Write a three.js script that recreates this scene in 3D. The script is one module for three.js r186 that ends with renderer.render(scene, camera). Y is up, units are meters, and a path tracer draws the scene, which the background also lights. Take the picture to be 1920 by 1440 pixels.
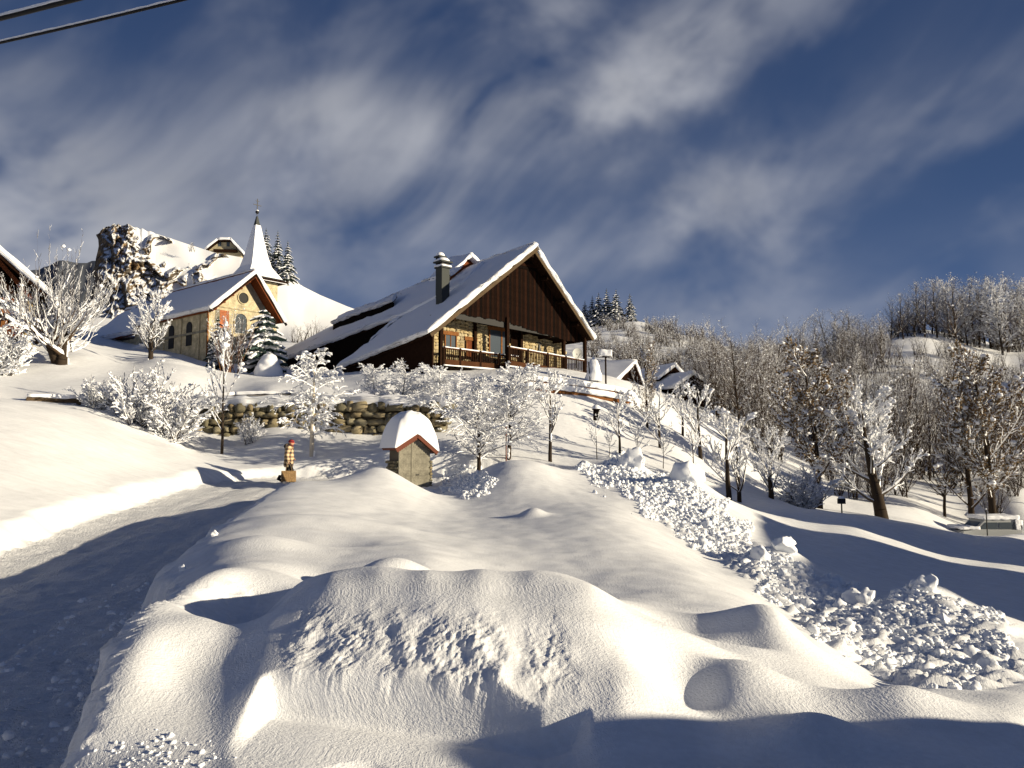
import * as THREE from 'three';
import { mergeGeometries } from 'three/addons/utils/BufferGeometryUtils.js';
import { MarchingCubes } from 'three/addons/objects/MarchingCubes.js';
import { createNoise2D, createNoise3D } from 'simplex-noise';

// ---------------------------------------------------------------- camera, sky, sun, exposure
const EYE = 1.7, F = 1500, PITCH = Math.atan(130 / F);
const scene = new THREE.Scene();
const camera = new THREE.PerspectiveCamera(2 * Math.atan(720 / F) * 180 / Math.PI, 4 / 3, 0.1, 3000);
camera.position.set(0, EYE, 0);
camera.rotation.x = PITCH;
scene.add(camera);
const renderer = new THREE.WebGLRenderer({ antialias: true });
renderer.toneMapping = THREE.LinearToneMapping;
renderer.toneMappingExposure = 1.48;
renderer.shadowMap.enabled = true;

const rng = (a) => () => { a |= 0; a = (a + 0x6D2B79F5) | 0; let t = Math.imul(a ^ (a >>> 15), 1 | a); t = (t + Math.imul(t ^ (t >>> 7), 61 | t)) ^ t; return ((t ^ (t >>> 14)) >>> 0) / 4294967296; };
const n2 = createNoise2D(rng(11)), n3 = createNoise3D(rng(12));
const fbm2 = (x, y, o = 4) => { let s = 0, a = 0.5; for (let i = 0; i < o; i++) { s += a * n2(x, y); x = x * 2.03 + 17.1; y = y * 2.03 - 9.3; a *= 0.5; } return s; };
const clamp = (x, a = 0, b = 1) => Math.min(b, Math.max(a, x));
const lerp = (a, b, t) => a + (b - a) * t;
const sstep = (a, b, x) => { const t = clamp((x - a) / (b - a)); return t * t * (3 - 2 * t); };
const V = (x, y, z) => new THREE.Vector3(x, y, z);
const rgb = (r, g, b) => new THREE.Color().setRGB(r, g, b);
// direction of, and point at distance d (metres along -z) on, the sight line through a place in the 1920 x 1440 photograph
const sight = (px, py) => { const y = (720 - py) / F, c = Math.cos(PITCH), s = Math.sin(PITCH); return V((px - 960) / F, y * c + s, y * s - c); };
const at = (px, py, d) => { const v = sight(px, py); return v.multiplyScalar(-d / v.z).add(V(0, EYE, 0)); };

const SUN_AZ = Math.atan2(0.27, 0.96), SUN_EL = 13.2 * Math.PI / 180;
const sunDir = V(Math.cos(SUN_EL) * Math.cos(SUN_AZ), Math.sin(SUN_EL), Math.cos(SUN_EL) * Math.sin(SUN_AZ));
const sun = new THREE.DirectionalLight(new THREE.Color().setRGB(1, 0.87, 0.64), 5);
sun.name = 'sun';
sun.position.copy(sunDir).multiplyScalar(200).add(V(0, 0, -30));
sun.target.position.set(0, 0, -30);
sun.castShadow = true;
sun.shadow.mapSize.set(4096, 4096);
Object.assign(sun.shadow.camera, { left: -120, right: 120, top: 90, bottom: -60, near: 1, far: 500 });
scene.add(sun, sun.target);

function makeSky() {
  const W = 2048, H = 1024, data = new Float32Array(W * H * 4), az0 = -Math.PI / 2;
  // cloud banks: azimuth and elevation in degrees (azimuth 0 = straight ahead), half sizes along and across, tilt, strength
  const deg = 180 / Math.PI;
  const bank = (px, py, a, b, tilt, k) => { const v = sight(px, py).normalize(); return [Math.atan2(v.x, -v.z) * deg, Math.asin(v.y) * deg, a, b, tilt, k]; };
  const banks = [
    bank(110, 380, 13, 5, 8, 1.3), bank(290, 330, 8, 3.2, 50, 0.4), bank(40, 450, 20, 4, 0, 0.75), bank(360, 450, 14, 4, -8, 0.55),
    bank(650, 232, 5.4, 2.3, 10, 1.05), bank(760, 270, 7, 2.2, 18, 0.42), bank(900, 230, 9, 1.8, 24, 0.3), bank(830, 400, 13, 3, 8, 0.2),
    bank(1240, 115, 8.5, 2.2, 27, 1.2), bank(1080, 205, 11, 1.8, 27, 0.6), bank(1000, 60, 8, 2, 30, 0.42), bank(1340, 50, 6, 2.2, 40, 0.4),
    bank(1380, 350, 10, 2.3, 20, 0.5), bank(1560, 270, 10, 3, 28, 0.33), bank(1290, 420, 10, 1.6, 16, 0.35), bank(1330, 580, 9, 2.2, 3, 0.85), bank(1080, 330, 8, 2, 20, 0.2),
  ];
  for (let j = 0; j < H; j++) {
    const el = (j + 0.5) / H * Math.PI - Math.PI / 2, se = Math.sin(el), ce = Math.cos(el), eld = el * deg;
    for (let i = 0; i < W; i++) {
      const phi = ((i + 0.5) / W - 0.5) * 2 * Math.PI, x = Math.cos(phi), z = Math.sin(phi), o = (j * W + i) * 4;
      const e = Math.max(0, se);
      let az = (phi - az0) * deg; if (az > 180) az -= 360; if (az < -180) az += 360;
      const t = Math.pow(1 - e, 3);
      let c = [lerp(0.016, 0.054, t), lerp(0.031, 0.104, t), lerp(0.078, 0.222, t)];
      const glow = Math.pow(Math.max(0, x * ce * sunDir.x + se * sunDir.y + z * ce * sunDir.z), 6) * 0.1;
      c = [c[0] + glow, c[1] + glow * 0.9, c[2] + glow * 0.75];
      if (se > -0.02) {
        const dx = x * ce * 3, dy = se * 3, dz = z * ce * 3;
        const wx = n3(dx * 0.8 + 5, dy * 0.8, dz * 0.8), wy = n3(dx * 0.8, dy * 0.8 + 9, dz * 0.8);
        // streaked texture: along the wind the noise is stretched
        const s1 = az * 0.9063 + eld * 0.4226, s2 = -az * 0.4226 + eld * 0.9063;
        const a0 = Math.cos(az / deg), a1 = Math.sin(az / deg);
        let st = 0, am = 0.5, fr = 1;
        for (let k = 0; k < 5; k++) { st += am * n3((a1 * 2.2 + s1 * 0.012 + wx * 0.3) * fr + k * 7, (a0 * 2.2 + wy * 0.25) * fr, (s2 * 0.11 + wx * 0.3) * fr); fr *= 2.1; am *= 0.56; }
        let fl = 0; am = 0.5; fr = 1.3;
        for (let k = 0; k < 6; k++) { fl += am * n3(dx * fr + wx * 0.5, dy * fr * 1.7 + k * 3, dz * fr + wy * 0.5); fr *= 2.05; am *= 0.47; }
        let d = sstep(0.35, 1.1, 0.42 + st * 0.6 + fl * 0.3) * 0.2;
        for (const [ba, be, la, lb, tilt, k] of banks) {
          let da = az - ba; if (da > 180) da -= 360; if (da < -180) da += 360;
          if (Math.abs(da) > 45 || Math.abs(eld - be) > 40) continue;
          const ct = Math.cos(tilt / deg), sn = Math.sin(tilt / deg);
          const p = (da * ct + (eld - be) * sn) / la + wx * 0.5 + st * 0.3, q = (-da * sn + (eld - be) * ct) / lb + wy * 0.5 + fl * 0.9;
          const w = Math.exp(-(p * p + q * q) * 0.9);
          d += k * w * (0.06 + Math.max(0, 0.46 + st * 0.7 + fl * 0.3));
        }
        const low = sstep(18, 2, eld) * 0.24;
        d = 1 - Math.exp(-1.15 * Math.max(0, d + low * (0.8 + fl)));
        d *= sstep(-0.02, 0.02, se);
        const lit = 0.88 + 0.2 * fl;
        c = [lerp(c[0], 0.355 * lit, d), lerp(c[1], 0.362 * lit, d), lerp(c[2], 0.39 * lit, d)];
      }
      data[o] = c[0]; data[o + 1] = c[1]; data[o + 2] = c[2]; data[o + 3] = 1;
    }
  }
  const t = new THREE.DataTexture(data, W, H, THREE.RGBAFormat, THREE.FloatType);
  t.mapping = THREE.EquirectangularReflectionMapping; t.magFilter = t.minFilter = THREE.LinearFilter; t.needsUpdate = true;
  return t;
}
scene.background = scene.environment = makeSky();

// ---------------------------------------------------------------- helpers for names and labels
const taken = {};
const numbered = (n) => { n = n.replace(/_\d{3}$/, ''); const k = taken[n] = (taken[n] ?? -1) + 1; return k ? n + '_' + String(k).padStart(3, '0') : n; };
function tag(o, label, category, group, kind) {
  o.userData = {};
  if (label) o.userData.label = label;
  if (category) o.userData.category = category;
  if (group) o.userData.group = group;
  if (kind) o.userData.kind = kind;
  return o;
}
function thing(name, label, category, pos, turn = 0, group) {
  const g = new THREE.Group(); g.name = numbered(name);
  if (pos) g.position.copy(pos); g.rotation.y = turn;
  scene.add(g); return tag(g, label, category, group);
}
function part(name, geo, mat, parent) {
  const m = new THREE.Mesh(geo, mat); m.name = name; m.castShadow = m.receiveShadow = true; parent.add(m); return m;
}
function single(name, geo, mat, label, category, group, kind) {
  const m = new THREE.Mesh(geo, mat); m.name = numbered(name); m.castShadow = m.receiveShadow = true; scene.add(m); return tag(m, label, category, group, kind);
}
function copyThing(o, label, group) {
  const c = o.clone(); c.name = numbered(o.name); scene.add(c); c.userData = { ...o.userData, label }; if (group) c.userData.group = group; return c;
}

// ---------------------------------------------------------------- textures and materials
function canvasNoise(size, f) {
  const d = new Uint8Array(size * size * 4);
  for (let y = 0; y < size; y++) for (let x = 0; x < size; x++) { const c = f(x / size, y / size); for (let k = 0; k < 3; k++) d[(y * size + x) * 4 + k] = clamp(Array.isArray(c) ? c[k] : c) * 255; d[(y * size + x) * 4 + 3] = 255; }
  const t = new THREE.DataTexture(d, size, size); t.wrapS = t.wrapT = THREE.RepeatWrapping; t.magFilter = THREE.LinearFilter; t.needsUpdate = true; return t;
}
// noise that repeats without a seam: sampled on a torus through 3-D noise pairs
const tile = (u, v, f, s = 0) => {
  const a = u * 2 * Math.PI, b = v * 2 * Math.PI, r = f / (2 * Math.PI);
  return 0.5 * (n3(Math.cos(a) * r + s, Math.sin(a) * r, Math.cos(b) * r) + n3(Math.cos(b) * r + 31, Math.sin(b) * r + s, Math.sin(a) * r + 7));
};
const snowBump = canvasNoise(512, (u, v) => 0.5 + 0.22 * tile(u, v, 40) + 0.2 * tile(u, v, 90, 3) + 0.2 * tile(u, v, 190, 5));
const roadBump = canvasNoise(512, (u, v) => 0.5 + 0.25 * tile(u, v, 24) + 0.25 * tile(u, v, 60, 3) + 0.25 * tile(u, v, 140, 5));
const snowTone = canvasNoise(256, (u, v) => { const k = 0.965 + 0.035 * tile(u, v, 9) + 0.025 * tile(u, v, 60, 2); return [k, k, k * 1.0]; });
snowTone.colorSpace = THREE.SRGBColorSpace;
const rep = (t, k) => { const c = t.clone(); c.repeat.set(k, k); c.needsUpdate = true; return c; };
const std = (color, o = {}) => new THREE.MeshPhysicalMaterial({ color, roughness: 0.9, specularIntensity: 0.35, ...o });
const M = {
  snow: std(rgb(0.86, 0.87, 0.89), { map: rep(snowTone, 0.31), bumpMap: rep(snowBump, 0.8), bumpScale: 0.006, roughness: 0.85 }),
  road: std(rgb(0.8, 0.805, 0.815), { map: rep(snowTone, 0.47), bumpMap: rep(roadBump, 0.55), bumpScale: 0.03, roughness: 0.8 }),
  pile: std(rgb(0.87, 0.89, 0.92), { roughness: 0.8 }),
  cap: std(rgb(0.86, 0.87, 0.9), { roughness: 0.85 }),
};
// ---------------------------------------------------------------- the ground: heights interpolated between surveyed points
const SURVEY = [
  // left hill beside the road
  [0, 985, 16.8], [0, 900, 20], [0, 820, 24], [0, 752, 29.5], [-250, 720, 26], [-250, 900, 17], [200, 935, 22], [200, 868, 26], [200, 800, 31.5], [330, 890, 28.5], [330, 838, 33.5], [400, 868, 33], [100, 770, 30.5],
  [0, 750, 35], [100, 757, 36], [200, 775, 36], [260, 800, 36],
  [0, 720, 40], [150, 735, 41], [0, 693, 46], [0, 650, 51], [100, 682, 47], [170, 665, 52], [280, 668, 58], [120, 645, 58], [-200, 640, 50], [300, 735, 42],
  // below and above the stone wall
  [350, 828, 39.4], [450, 832, 38.9], [600, 836, 38.4], [700, 832, 38.6], [430, 852, 36.3], [520, 852, 36.3], [600, 853, 36.2], [690, 850, 36],
  [450, 863, 35], [600, 867, 34.5], [660, 895, 31],
  [350, 748, 42], [500, 732, 44], [600, 730, 45], [700, 728, 46], [430, 715, 50], [520, 716, 50],
  [250, 690, 58], [390, 690, 68], [530, 700, 68], [200, 655, 72], [390, 665, 80], [540, 685, 80], [320, 630, 100], [560, 640, 110],
  // the terrace of the chalet and the slope below it
  [620, 715, 52], [780, 720, 50], [900, 728, 48], [1000, 728, 49], [1100, 726, 52], [1170, 738, 53], [700, 690, 65], [900, 690, 68], [1100, 700, 66],
  [780, 790, 42], [900, 790, 42], [1000, 800, 42], [1100, 790, 45], [1190, 800, 48], [900, 868, 34], [1000, 868, 34.5], [1100, 862, 37], [1200, 885, 36], [820, 850, 35], [760, 860, 33.5],
  [1260, 830, 46], [1300, 890, 40], [1250, 760, 62], [1370, 945, 36], [1440, 935, 40], [1350, 850, 52],
  // shed and the ridge between road and field
  [765, 928, 28], [850, 905, 28.5], [690, 898, 29.5], [640, 915, 26],
  [560, 903, 19.5], [520, 932, 16.3], [455, 984, 12.5], [400, 1012, 10.9], [345, 1078, 8.6], [620, 902, 21], [700, 876, 23.5], [665, 888, 22.5], [725, 880, 24.5], [755, 896, 24], [830, 928, 25],
  [315, 1130, 7.2], [300, 1155, 6.4], [275, 1230, 5.35], [255, 1310, 4.75], [240, 1390, 4.3],
  [600, 962, 14.5], [700, 955, 16.5], [800, 965, 17.5], [880, 945, 21], [930, 872, 27.5], [965, 864, 28], [1010, 868, 28.3], [1040, 884, 27.5], [1050, 905, 25.5], [1000, 945, 20], [900, 1010, 13.5], [1000, 1055, 11], [1150, 960, 18],
  [700, 1020, 10.5], [800, 1055, 8.8], [1200, 1010, 14.3], [1300, 1070, 11.3], [1400, 1130, 9.2], [550, 1040, 9.2],
  // foreground mounds (the pit is cut out of them below)
  [420, 1085, 7.0], [520, 1098, 6.1], [565, 1088, 6.0], [620, 1080, 5.8], [710, 1072, 5.75], [800, 1069, 5.7], [900, 1070, 5.7], [1000, 1075, 5.7], [1055, 1084, 5.7], [1110, 1100, 5.7], [420, 1215, 5.3], [800, 1115, 7.0], [600, 1104, 7.1], [950, 1114, 7.0], [1100, 1125, 7.0], [1250, 1150, 6.7],
  [500, 1180, 5.3], [800, 1180, 5.0], [800, 1310, 4.5], [600, 1310, 4.55], [1000, 1315, 4.5], [1000, 1190, 5.0], [430, 1330, 4.5], [400, 1400, 4.2], [1160, 1320, 4.5], [1150, 1230, 5.0], [1120, 1410, 4.15],
  [1250, 1185, 5.8], [1450, 1190, 6.4], [1560, 1230, 6.6], [1250, 1255, 5.1], [1450, 1275, 5.3], [1700, 1305, 5.1], [1900, 1360, 4.7], [1900, 1440, 4.2], [1250, 1400, 4.3], [1600, 1400, 4.3], [1650, 1290, 6.4],
  [700, 1440, 4.1], [1000, 1460, 3.95], [150, 1550, 3.6], [1100, 1600, 3.0], [500, 1600, 3.1], [1700, 1600, 3.0], [100, 1700, 3.0],
  // tumbled snow and the hollow to the right
  [1130, 890, 30], [1250, 965, 22], [1350, 1060, 15], [1500, 1165, 10.3], [1700, 1245, 7.9], [1850, 1275, 7.1],
  [1160, 858, 32.5], [1210, 895, 29], [1295, 905, 27], [1350, 950, 24], [1450, 1050, 15.6], [1560, 1105, 12.8], [1740, 1118, 11.3], [1870, 1180, 9.3], [1950, 1240, 7.8],
  [1420, 955, 33], [1550, 962, 36], [1650, 975, 38], [1800, 1010, 36], [1920, 1035, 34], [1500, 1010, 25], [1600, 1080, 18.5], [1750, 1110, 17], [1900, 1150, 13], [1980, 1200, 10],
  [1600, 985, 30], [1750, 1040, 28], [1900, 1100, 22], [2100, 1080, 30], [2100, 1250, 10],
  [1500, 950, 44], [1650, 968, 47], [1790, 998, 46], [1900, 1000, 46], [1850, 1025, 52], [2000, 1015, 52], [1700, 955, 55], [1900, 940, 60],
  [1700, 928, 62], [1900, 922, 64], [1450, 885, 58], [1600, 890, 72], [1750, 885, 78], [1950, 880, 80],
  // hills
  [1400, 760, 100], [1600, 735, 112], [1800, 720, 120], [1950, 720, 120], [1530, 690, 140], [1620, 655, 158], [1700, 626, 166], [1800, 640, 172], [1920, 655, 172], [2200, 640, 170], [1750, 655, 145], [1900, 690, 145],
  [1120, 608, 250], [1200, 606, 252], [1255, 622, 246], [1310, 636, 240], [1400, 665, 210], [1500, 660, 200], [1150, 690, 120], [1300, 715, 115], [1200, 660, 170], [1320, 680, 160], [1000, 640, 250], [800, 640, 250],
  [1700, 640, 260], [1950, 670, 260], [1200, 640, 330], [1500, 690, 300], [700, 650, 170], [500, 640, 140], [300, 610, 140], [100, 600, 140], [100, 590, 250], [400, 600, 250], [-250, 600, 100], [600, 620, 250], [-250, 580, 250],
];
const lifted = SURVEY.map(([px, py, d]) => { const p = at(px, py, d); return [px2u(p.x, d), Math.log(d) * 1.5, (p.y - EYE) / d]; });
function px2u(x, d) { return clamp(x / d, -0.95, 0.95) * 5; }
const tps = (() => {
  const n = lifted.length, N = n + 3, A = [], k = (r2) => (r2 > 1e-12 ? 0.5 * r2 * Math.log(r2) : 0);
  for (let i = 0; i < n; i++) {
    const r = new Float64Array(N + 1), [u, v, s] = lifted[i];
    for (let j = 0; j < n; j++) r[j] = k((u - lifted[j][0]) ** 2 + (v - lifted[j][1]) ** 2);
    r[i] += 0.012; r[n] = 1; r[n + 1] = u; r[n + 2] = v; r[N] = s; A.push(r);
  }
  for (let c = 0; c < 3; c++) { const r = new Float64Array(N + 1); for (let j = 0; j < n; j++) r[j] = c ? lifted[j][c - 1] : 1; A.push(r); }
  for (let c = 0; c < N; c++) {
    let p = c; for (let r = c + 1; r < N; r++) if (Math.abs(A[r][c]) > Math.abs(A[p][c])) p = r;
    [A[c], A[p]] = [A[p], A[c]];
    for (let r = c + 1; r < N; r++) { const f = A[r][c] / A[c][c]; if (f) for (let j = c; j <= N; j++) A[r][j] -= f * A[c][j]; }
  }
  const w = new Float64Array(N);
  for (let c = N - 1; c >= 0; c--) { let s = A[c][N]; for (let j = c + 1; j < N; j++) s -= A[c][j] * w[j]; w[c] = s / A[c][c]; }
  return (u, v) => { let s = w[n] + w[n + 1] * u + w[n + 2] * v; for (let j = 0; j < n; j++) { const a = u - lifted[j][0], b = v - lifted[j][1], r2 = a * a + b * b; if (r2 > 1e-12) s += w[j] * 0.5 * r2 * Math.log(r2); } return s; };
})();
const baseHeight = (x, z) => { const d = Math.max(-z, 2.8); return EYE + d * tps(px2u(x, d), Math.log(Math.min(d, 330)) * 1.5); };

// the road: centre line (x, z, height) and half width
const ROAD = [[-3.2, 16, -1.3], [-3.5, 6, -1.15], [-4.15, 0, -0.98], [-5.2, -6, -0.72], [-6.6, -9, -0.66], [-7.45, -13.5, -0.46], [-8.1, -17.5, -0.26], [-8.6, -22, 0.02], [-9.0, -27, 0.32], [-9.2, -30.2, 0.5], [-8.4, -32, 0.6], [-5.5, -33, 0.62], [0, -32.2, 0.4]];
function roadAt(x, z) {
  let best = 1e9, h = 0, side = 0, along = 0, run = 0;
  for (let i = 0; i + 1 < ROAD.length; i++) {
    const [ax, az, ah] = ROAD[i], [bx, bz, bh] = ROAD[i + 1], dx = bx - ax, dz = bz - az, L2 = dx * dx + dz * dz, L = Math.sqrt(L2);
    const t = clamp(((x - ax) * dx + (z - az) * dz) / L2), ex = x - ax - dx * t, ez = z - az - dz * t, d = Math.hypot(ex, ez);
    if (d < best) { best = d; h = lerp(ah, bh, t); side = Math.sign(dx * ez - dz * ex); along = run + L * t; }
    run += L;
  }
  return [best, h, side, along];
}
// lumps and hollows drawn as soft mounds: px, py, distance (of its centre), half width, half depth, height
const G = (px, py, d, rx, rz, h, turn = 0) => { const p = at(px, py, d); return [p.x, p.z, rx, rz, h, Math.cos(turn), Math.sin(turn)]; };
const MOUNDS = [
  [-2.62, -5.75, 0.26, 0.75, 0.2, 1, 0], [-2.36, -4.95, 0.26, 0.5, 0.16, 1, 0], [-2.2, -4.45, 0.22, 0.35, 0.08, 1, 0],
  G(740, 1045, 7.9, 0.5, 0.28, 0.17), G(620, 1055, 8.0, 0.4, 0.3, -0.1),
  G(1450, 1165, 6.45, 0.26, 0.26, 0.16), G(1380, 1155, 6.6, 0.36, 0.18, 0.11), G(1280, 1168, 6.4, 0.34, 0.2, -0.13), G(1380, 1190, 6.15, 0.3, 0.14, -0.08), G(1290, 1205, 5.6, 0.3, 0.12, 0.07), G(1180, 1230, 5.3, 0.42, 0.4, 0.12), G(1400, 1275, 5.1, 0.3, 0.24, 0.15), G(1275, 1295, 4.95, 0.24, 0.22, -0.17),
  G(1650, 1310, 5.0, 0.5, 0.25, 0.1), G(1540, 1420, 4.35, 0.28, 0.25, 0.14), G(1210, 1330, 4.7, 0.3, 0.35, 0.1),
  G(365, 1110, 6.9, 0.3, 0.5, 0.12), G(560, 1105, 6.4, 0.25, 0.25, 0.05), G(462, 1150, 6.6, 0.36, 0.46, -0.42), G(478, 1190, 5.95, 0.28, 0.34, -0.2), G(370, 1230, 5.6, 0.35, 0.4, 0.12),
  G(560, 985, 12.5, 1.0, 0.7, 0.14), G(480, 1030, 9.8, 0.7, 0.5, 0.12), G(600, 1010, 10.8, 0.8, 0.4, -0.1), G(700, 985, 13, 0.9, 0.5, 0.1),
  G(1000, 975, 17.5, 0.3, 0.25, 0.18), G(1075, 880, 31, 0.8, 0.6, 0.6),
  G(1180, 862, 32, 0.9, 0.6, 0.25), G(1290, 905, 28, 1.0, 0.6, 0.2), G(1470, 1055, 15.8, 0.6, 0.5, 0.3), G(1740, 1120, 11.4, 0.5, 0.4, 0.18),
];
// the face shovelled out of the mound: a line of foot points (x, z, floor height), everything in front of it is cut down
const PIT = [[505, 1335, 4.72], [620, 1350, 4.66], [760, 1372, 4.6], [900, 1392, 4.52], [1020, 1412, 4.4], [1078, 1395, 4.4]].map(([px, py, d]) => { const p = at(px, py, d); return [p.x, p.z, p.y]; });
function pitAt(x, z) {
  const n = PIT.length;
  if (x < PIT[0][0] - 0.6 || x > PIT[n - 1][0] + 0.6) return null;
  let i = 0; while (i < n - 2 && x > PIT[i + 1][0]) i++;
  const t = clamp((x - PIT[i][0]) / (PIT[i + 1][0] - PIT[i][0]));
  const edge = sstep(PIT[0][0] - 0.07, PIT[0][0] + 0.04, x) * sstep(PIT[n - 1][0] + 0.1, PIT[n - 1][0] - 0.03, x);
  return [z - lerp(PIT[i][1], PIT[i + 1][1], t), lerp(PIT[i][2], PIT[i + 1][2], t), edge];
}
const BANK = [[-6.4, -0.4], [-5.8, 0.5], [-5.3, 1.15], [-4.8, 1.55], [-4.3, 1.68], [-3.6, 1.66], [-3, 1.66], [0, 1.75], [5, 0.5], [7, -0.5]];
const LEFT_NEG = (() => Math.sign((-6.7 + 5.4) * (-7.5 + 6) - (-9 + 6) * (-20 + 5.4)) < 0)();
function height(x, z) {
  const d = Math.max(2.8, Math.hypot(x * 0.6, z));
  let y = baseHeight(x, z);
  for (const [mx, mz, rx, rz, h, c, s] of MOUNDS) { const dx = x - mx, dz = z - mz; if (Math.abs(dx) > 3 * (rx + rz) || Math.abs(dz) > 3 * (rx + rz)) continue; const a = (dx * c + dz * s) / rx, b = (-dx * s + dz * c) / rz; y += h * Math.exp(-(a * a + b * b)); }
  // wind-shaped unevenness, growing with the size of the ground
  y += 0.02 * fbm2(x * 0.9, z * 0.9, 2) + 0.13 * sstep(14, 34, d) * fbm2(x * 0.16 + 40, z * 0.16, 2) + 1.2 * sstep(60, 160, d) * fbm2(x * 0.04, z * 0.04 + 9, 4);
  // a ploughed bank beside the camera, out of the picture to the right; its crest runs across the sun's direction
  if (x > 3.4 && z > -6 && z < 9) {
    const s = x * sunDir.x + z * sunDir.z, p = (-x * sunDir.z + z * sunDir.x) / Math.hypot(sunDir.x, sunDir.z); let i = 0; while (i < BANK.length - 2 && p > BANK[i + 1][0]) i++;
    const t = lerp(BANK[i][1], BANK[i + 1][1], clamp((p - BANK[i][0]) / (BANK[i + 1][0] - BANK[i][0]))) + 0.12 * n2(p * 1.1, 6);
    y = lerp(y, Math.max(y, t), Math.exp(-(((s - 5.4) / 1.0) ** 4)));
  }
  const pit = pitAt(x, z);
  if (pit && pit[0] > -0.9) {
    const s = pit[0], prof = pit[1] + (s >= 0 ? -0.025 * (1 - sstep(0, 0.14, s)) * sstep(0, 0.05, s) : 0.235 * sstep(0, 0.1, -s) + 0.66 * -s);
    const cut = Math.min(y, prof);
    y = lerp(y, cut, pit[2]);
  }
  const [rd, rh, side, along] = roadAt(x, z);
  if (rd < 6) {
    const half = 2.12 + 0.09 * n2(along * 0.6, side * 5) + 0.05 * sstep(20, 10, d) * n2(along * 2.1, side * 9 + 3);
    const wall = lerp(0.42, 1.0, sstep(8, 26, d)) + 0.12 * n2(along * 0.8, 20 + side);
    const k = sstep(half, half + wall * (side < 0 === LEFT_NEG ? 0.55 : 1), rd);
    const bed = rh + 0.025 * fbm2(x * 2.2, z * 2.2, 3) + 0.02 * n2(rd * 3 * side, along * 0.25) - 0.045 * (Math.exp(-(((rd * side - 0.7) / 0.22) ** 2)) + Math.exp(-(((rd * side + 0.85) / 0.22) ** 2))) + 0.02 * n2(rd * 9 * side, along * 0.5) + 0.10 * sstep(half * 0.72, half, rd) * (0.6 + 0.6 * n2(along * 3, rd * 4));
    y = lerp(bed, Math.max(y, bed - 0.05), k);
  }
  return y;
}
// outline of the tumbled snow
const BAND = [[1085, 890], [1110, 872], [1150, 856], [1185, 850], [1215, 885], [1285, 895], [1320, 915], [1352, 948], [1400, 990], [1440, 1040], [1500, 1065], [1560, 1098], [1640, 1130], [1740, 1108], [1800, 1135], [1880, 1165], [1892, 1255], [1800, 1296], [1720, 1285], [1640, 1262], [1560, 1215], [1480, 1150], [1400, 1085], [1320, 1030], [1240, 980], [1160, 930]];
const inBand = (x, y) => { let c = false; for (let i = 0, j = BAND.length - 1; i < BAND.length; j = i++) if ((BAND[i][1] > y) !== (BAND[j][1] > y) && x < (BAND[j][0] - BAND[i][0]) * (y - BAND[i][1]) / (BAND[j][1] - BAND[i][1]) + BAND[i][0]) c = !c; return c; };
// grid lines: close together near the camera, wider apart further out
const axis = (lo, a, b, hi, step, grow) => {
  const out = []; for (let x = a; x <= b + 1e-6; x += step) out.push(x);
  for (let x = b, s = step; x < hi;) { s *= grow; x += s; out.push(Math.min(x, hi)); }
  for (let x = a, s = step; x > lo;) { s *= grow; x -= s; out.unshift(Math.max(x, lo)); }
  return out;
};
const gx = axis(-330, -1.55, 0.7, 330, 0.0125, 1.0195), gz = axis(-340, -5.65, -4.4, 40, 0.0125, 1.0145);
const NX = gx.length, NZ = gz.length, gy = new Float32Array(NX * NZ);
for (let j = 0; j < NZ; j++) for (let i = 0; i < NX; i++) gy[j * NX + i] = height(gx[i], gz[j]);
const find = (a, v) => { let lo = 0, hi = a.length - 2; while (lo < hi) { const m = (lo + hi + 1) >> 1; if (a[m] <= v) lo = m; else hi = m - 1; } return lo; };
const ground = (x, z) => { const i = find(gx, x), j = find(gz, z), a = clamp((x - gx[i]) / (gx[i + 1] - gx[i])), b = clamp((z - gz[j]) / (gz[j + 1] - gz[j])), k = j * NX + i; return lerp(lerp(gy[k], gy[k + 1], a), lerp(gy[k + NX], gy[k + NX + 1], a), b); };
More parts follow.
